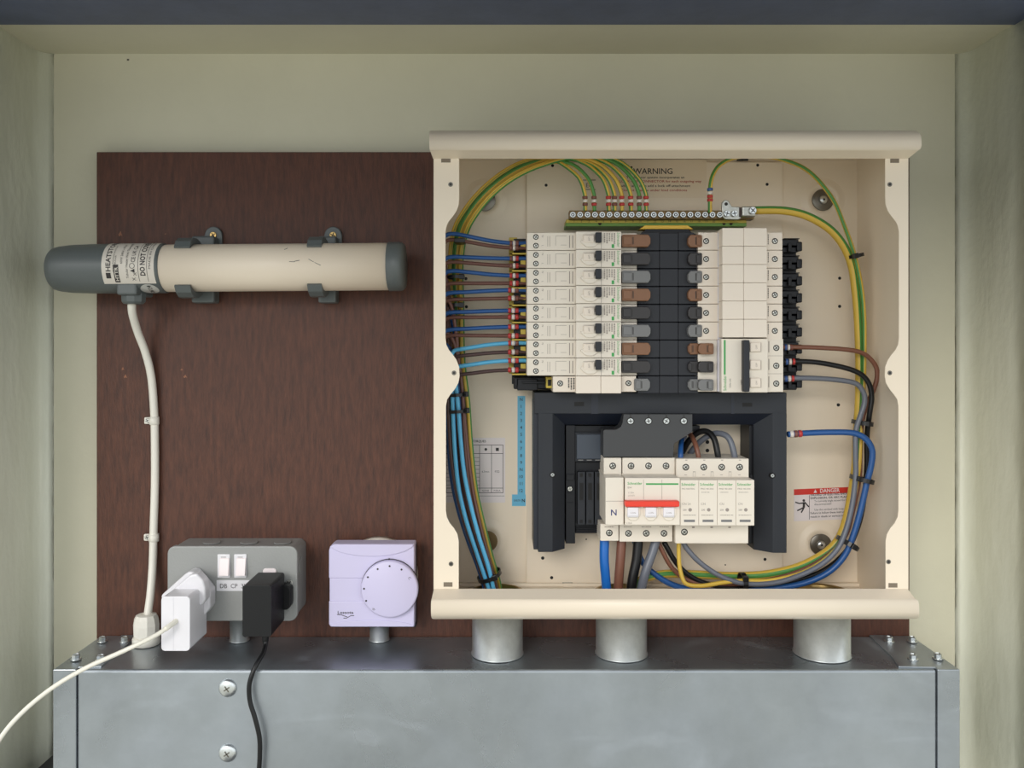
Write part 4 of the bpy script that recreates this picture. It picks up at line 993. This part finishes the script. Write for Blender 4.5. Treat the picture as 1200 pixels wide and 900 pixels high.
# brackets
for bi, (x0, x1, sx) in enumerate(((212, 230, 249.5), (364.5, 381, 390))):
    br = thing('heater_bracket', ['dark grey spring bracket clasping heater near its label end', 'dark grey spring bracket clasping heater near its plain end'][bi], 'bracket', P(sx, 312, 0), 'heater brackets')
    ua, ub = at(x0), at(x1)
    mb = MB(); prof = []
    for (sg) in (1, -1):
        g = []; angs = [sg*math.radians(a) for a in (48, 62, 78, 95, 112, 135, 160, 178)]
        for rr in (24.3, 30.5):
            for uu in (ua, ub):
                g.append([mb.bm.verts.new(on_tube(uu, a, rr if rr < 25 or j > 1 else (26.2, 29)[j])) for j, a in enumerate(angs)])
        q = [g[0], g[1], g[3], g[2]]
        for a in range(4):
            for j in range(len(angs)-1): mb.bm.faces.new([q[a][j], q[a][j+1], q[(a+1) % 4][j+1], q[(a+1) % 4][j]])
        for j in (0, len(angs)-1): mb.bm.faces.new([q[a][j] for a in range(4)])
    bmesh.ops.recalc_face_normals(mb.bm, faces=mb.bm.faces); emit('spring_arm', mb, 'heater_grey', br)
    mb = MB(); A = P(x0, 0, 40).x; B = P(sx+9, 0, 4).x
    mb.box((A+2, -18, P(0, 355, 14).z), (B-2, -.3, P(0, 277, 14).z), 2); emit('base_block', mb, 'heater_grey', br)
    for yy in (275.5,):
        c = P(sx, yy, 5); c.y = -.2
        if yy == 351 and bi == 1: continue
        mb = MB(); mb.lathe(c, (0, -1, 0), [(9.2, 0), (9.2, 3.2), (8.4, 4.2)], 28)
        mb.box((c.x-9.2, -4.2, min(c.z, c.z+(-12 if yy < 300 else 12))), (c.x+9.2, -.2, max(c.z, c.z+(-12 if yy < 300 else 12))), 0); emit('lug', mb, 'heater_grey', br)
        screw(br, sx-(0 if yy < 300 else 24), yy, 5.8, 3.6, 'brass', 1.8)
# heater flex
cable([(154.5, 350, 42), (155, 366, 36), (161, 388, 22), (170, 412, 12), (177, 440, 7), (180.5, 480, 5), (181.5, 520, 5), (181.5, 570, 5), (180, 620, 5.5), (179, 660, 8), (176.5, 695, 16), (173, 722, 23), (172, 740, 25)], 4.0, 'white_cable', 'white flex hanging from the heater down to white gland', n=14, sub=6)
for (x, y, lb_) in ((177.5, 493, 'upper white cable clip holding heater flex on board'), (177, 630, 'lower white cable clip holding heater flex on board')):
    t = thing('cable_clip', lb_, 'cable clip', P(x, y, 0), 'cable clips')
    mb = MB(); c = P(x+3.3, y, 5); c.y = -5
    mb.lathe(c-Vector((0, 0, 4.2)), (0, 0, 1), [(4.1, 0), (5.0, .2), (5.0, 8.2), (4.1, 8.4)], 20); emit('saddle', mb, 'white_cable', t)
    mb = MB(); mb.pb(x-9, y-4, x, y+4, .1, 4.5, 1.2); emit('foot', mb, 'white_cable', t)
    screw(t, x-5, y, 5.6, 2.6, 'screw_metal', 1.2)
# gland
gl = thing('cable_gland', 'white ribbed cable gland standing on the trunking at left', 'cable gland', Vector((P(171.5, 0, 25).x, -25, TZ)))
c = Vector((P(171.5, 0, 25).x, -25, TZ+.3)); mb = MB()
mb.lathe(c, (0, 0, 1), [(13.6, 0), (13.6, 6), (13, 7.5), (11, 7.8)], 30); emit('lock_nut', mb, 'white_cable', gl)
mb = MB(); mb.lathe(c, (0, 0, 1), [(11.8, 8), (12.6, 10), (12.9, 20), (12, 26), (10, 30), (5.5, 31), (4.3, 30)], 10, False); emit('dome_nut', mb, 'white_cable', gl)

# ------------------------------------------------------------------ socket
conduit(280.5, 9.6, 14, P(0, 728, 45).z+1, 'slim steel conduit beneath the grey double socket', 'slim conduits')
so = thing('double_socket', 'grey metal double socket outlet with two white rockers and DB label', 'socket', P(276, 685, 0))
mb = MB()
def rr_poly(x0, y0, x1, y1, r, n=5):
    out = []
    for cx, cy, a0 in ((x1-r, y0+r, -90), (x1-r, y1-r, 0), (x0+r, y1-r, 90), (x0+r, y0+r, 180)):
        for i in range(n+1):
            a = math.radians(a0+90*i/n); out.append((cx+r*math.cos(a), cy+r*math.sin(a)))
    return out
mb.prism(rr_poly(197.5, 641.5, 347, 726.5, 8), .3, 42, 0); emit('back_box', mb, 'socket_grey', so)
mb = MB(); mb.prism(rr_poly(196, 640, 348.3, 728, 9), 38, 45, 1.3, 3); emit('face_plate', mb, 'socket_grey', so)
for x in (240, 285, 325):
    c = P(x, 641, 42); mb = MB(); mb.lathe(Vector((c.x, -22, c.z+.0)), (0, 0, 1), [(9, 0), (9, .7), (8.2, .7)], 24); emit('knockout', mb, 'socket_grey', so)
for y in (668,):
    c = P(347, y, 42); mb = MB(); mb.lathe(Vector((c.x, -22, c.z)), (1, 0, 0), [(9, 0), (9, .7), (8.2, .7)], 24); emit('knockout', mb, 'socket_grey', so)
for x in (262, 281.5):
    mb = MB(); mb.pb(x-7.4, 649.6, x+7.4, 677.2, 44, 46.2, .7); rk = emit('rocker_surround', mb, 'white_gloss', so)
    mb = MB(); a = P(x-5.6, 675, 50); b = P(x+5.6, 655, 50)
    vs = [Vector((a.x, -46, a.z)), Vector((b.x, -46, a.z)), Vector((b.x, -46, b.z)), Vector((a.x, -46, b.z)), Vector((a.x, -50.5, a.z)), Vector((b.x, -50.5, a.z)), Vector((b.x, -47.3, b.z)), Vector((a.x, -47.3, b.z))]
    mb.solid(vs, [(0, 1, 2, 3), (4, 5, 6, 7), (0, 1, 5, 4), (1, 2, 6, 5), (2, 3, 7, 6), (3, 0, 4, 7)], .5); emit('rocker', mb, 'switch_pink', rk)
    mb = MB(); dash(mb, x-3, 652.6, x+3, 653.3, 46.2); emit('printing', mb, 'faint_ink', rk)
mb = MB(); mb.prism(rr_poly(308, 666.3, 323.5, 674, 3), 44, 46.3, .5); emit('earth_shutter', mb, 'switch_pink', so)
mb = MB(); mb.pb(253.8, 680, 292, 692.5, 45, 45.4); ll = emit('name_label', mb, 'white_gloss', so)
text(ll, 'DB  CP  3L', 273.4, 686.6, 45.4, 5.2, 'ink', width=31)
screw(so, 338.6, 683.5, 46.8, 3.4, 'screw_metal', 1.8)

# white charger with rotated plug
wc = thing('white_charger', 'white square power adapter with angled plug in the left socket', 'charger', P(222, 700, 46))
mb = MB()
mb.prism([(195.5, 693), (224.5, 667), (229, 665), (234.5, 666.2), (250, 684), (252.5, 688), (252.5, 707), (249, 712), (245, 716.5), (240, 717.5), (236, 715), (233, 711), (212, 716), (197, 700)], 45.2, 62, 2.0, 3, zp=47); emit('plug_head', mb, 'white_gloss', wc)
mb = MB(); mb.prism([(197, 696), (222, 674), (230, 672), (238, 680), (240.5, 690), (240.5, 704), (236, 710), (226, 708), (205, 712)], 60, 74, 2.0, 3); emit('plug_neck', mb, 'white_gloss', wc)
mb = MB(); mb.prism(rr_poly(188.8, 699, 222.5, 763, 4.5), 55, 99, 1.8, 3); emit('body', mb, 'white_gloss', wc)
mb = MB(); dash(mb, 203, 700, 203.4, 762, 99); emit('seam', mb, 'label_tint', wc)
mb = MB(); c0 = P(206, 728, 99); c1 = P(194, 737, 110); mb.tube([c0+Vector((0, 3, 0)), c0, (c0+c1)/2+Vector((0, -2, 0)), c1], 2.5, 14, sub=5)
emit('connector', mb, 'charger_cable', wc)
cable([(196, 735.5, 108.5), (185, 743, 113), (168, 752, 118), (140, 765, 122), (100, 783, 126), (60, 807, 130), (25, 836, 134), (0, 866, 138), (-20, 905, 142), (-30, 950, 146), (-34, 1050, 146), (-36, 1200, 146), (-36, 1500, 146)], 2.1, 'charger_cable', 'thin white charging lead sweeping down to the left edge', n=12)
# black adapter
ba = thing('black_adapter', 'black plug-in power supply in the right socket', 'charger', P(305, 710, 46))
mb = MB(); mb.prism(rr_poly(314, 678, 329, 716, 5), 45.2, 54, 1.5, 3); emit('plug_flange', mb, 'adapter_black', ba)
mb = MB(); mb.prism(rr_poly(324.5, 686, 340.5, 715, 6.5), 45.3, 57, 1.5, 3); emit('plug_grip', mb, 'adapter_black', ba)
mb = MB(); mb.prism(rr_poly(284, 686, 318, 746.5, 3), 54, 100, 1.6, 3); emit('body', mb, 'adapter_black', ba)
mb = MB(); c = P(311, 745, 78); mb.lathe(Vector((c.x, -78, c.z)), (0, 0, -1), [(3.2, -6), (3.2, 3), (2.4, 8)], 12, False); emit('strain_relief', mb, 'adapter_black', ba)
cable([(311, 748, 78), (311, 756, 80), (308, 766, 88), (301, 778, 96), (295.5, 790, 100), (292, 804, 101), (293, 822, 101), (299, 842, 102), (304, 864, 102), (304.5, 885, 102), (303, 910, 102), (300, 960, 102), (300, 1100, 102), (302, 1500, 102)], 2.2, 'w_black', 'thin black lead hanging from black adapter in front of trunking', n=12)

# ------------------------------------------------------------------ thermostat
conduit(444.5, 10, 12, P(0, 737, 30).z+1, 'slim steel conduit beneath the lilac thermostat', 'slim conduits')
th = thing('thermostat', 'pale lilac room thermostat with large round dial', 'thermostat', P(437, 687, 0))
c = P(443, 631, 12); mb = MB(); mb.lathe(Vector((c.x, -.3, c.z-41)), (0, -1, 0), [(41, 0), (41, 11), (40, 12)], 56); emit('round_back_box', mb, 'silver_label', th)
mb = MB(); mb.pb(389, 637.5, 487.5, 735, 11, 22, .6); emit('back_plate', mb, 'charcoal', th)
mb = MB()
for i in range(11): mb.pb(413+i*5.4, 634.8, 416.8+i*5.4, 638, 13, 20, .3)
emit('vent_grille', mb, 'black_plastic', th, kind='stuff')
mb = MB(); prof = []
def th_section(y0, y1, x0, zt, zb):                # horizontal band of the cover, zt/zb = depth at its top / bottom edge
    mb = MB(); zf = 36
    a = P(x0, 0, zf).x; b = P(485, 0, zf).x; t_, b_ = P(0, y0, zf).z, P(0, y1, zf).z
    vs = []
    for (x, _) in ((a, 0), (b, 0)):
        vs += [Vector((x, -18, b_)), Vector((x, -zb, b_)), Vector((x, -zt, t_)), Vector((x, -18, t_))]
    mb.solid(vs, [(0, 1, 2, 3), (4, 5, 6, 7), (0, 1, 5, 4), (1, 2, 6, 5), (2, 3, 7, 6), (3, 0, 4, 7)], .8)
    return mb
mb = MB(); mb.prism([(391, 637.3), (485.5, 637.3), (485.5, 678), (385.3, 678), (385.3, 645), (387, 640)], 18, 36.5, 1.2, 3); emit('cover_band', mb, 'lilac_plastic', th)
mb = MB(); mb.prism([(386.2, 677), (485.3, 677), (485.3, 705), (386.2, 705)], 18, 35.6, .5); emit('cover_band', mb, 'lilac_plastic', th)
mb = MB(); mb.prism([(385.3, 704.3), (485.5, 704.3), (485.5, 734.8), (387.5, 734.8), (385.3, 732)], 18, 36.5, 1.2, 3); emit('cover_band', mb, 'lilac_plastic', th)
mb = MB(); n_ = 10
pl = [(387, 643+10.5*math.sin(math.pi*i/n_)*.9) for i in range(1)]
top = [(386+98*i/n_, 641+12*(1-((i/n_-.5)*2)**2)**.7*.95) for i in range(n_+1)]
mb.prism([(391, 638)]+[(484.5, 638)]+[(x, y) for x, y in reversed(top)], 34, 38.2, .9, 2); emit('top_bulge', mb, 'lilac_plastic', th)
bot = [(386.5+98*i/n_, 733-6*(1-((i/n_-.5)*2)**2)**.6) for i in range(n_+1)]
mb = MB(); mb.prism([(x, y) for x, y in bot]+[(484, 734.5), (388.5, 734.5)], 34, 37.4, .6, 2); emit('bottom_bulge', mb, 'lilac_plastic', th)
c = P(456.3, 690.8, 43); c.y = -36
mb = MB(); mb.lathe(c, (0, -1, 0), [(28.9, -2), (28.9, 5.5), (28.3, 6.8), (27, 7.4), (.1, 7.6)], 64); dk = emit('dial', mb, 'lilac_plastic', th)
mb = MB(); mb.lathe(c, (0, -1, 0), [(29.5, .7), (29.5, 1.2), (29, 1.2)], 64); emit('dial_gap', mb, 'recess', th)
mb = MB()
for (x, y) in ((431, 676.5), (442.5, 667), (456.5, 663.5), (470.5, 667.5), (426.5, 690), (429, 704.3)): mb.cylz(x, y, 43.3, 43.9, .95, 10, .05)
mb.cylz(456, 655.3, 38.2, 38.5, .9, 10, .05)
text_mb(mb, 'C', 480, 677.5, 43.5, 3, rot=-50); text_mb(mb, '*', 438, 715, 43.3, 6)
emit('dial_marks', mb, 'ink', dk)
text(th, 'Lessota', 405, 717.6, 36.5, 3.4, 'ink', width=18.5, bold=.015)
mb = MB()
for (a, b) in (((395, 720.4), (400, 720.6)), ((400, 720.6), (407, 723)), ((402.5, 724.4), (406, 724.4)), ((406, 724.4), (411, 721.6)), ((411, 721.6), (415, 721.4))):
    v = Vector((b[0]-a[0], b[1]-a[1])); nn = Vector((-v.y, v.x)).normalized()*.35
    mb.prism([(a[0]+nn.x, a[1]+nn.y), (b[0]+nn.x, b[1]+nn.y), (b[0]-nn.x, b[1]-nn.y), (a[0]-nn.x, a[1]-nn.y)], 36.4, 36.65)
emit('logo_swoosh', mb, 'ink', th)
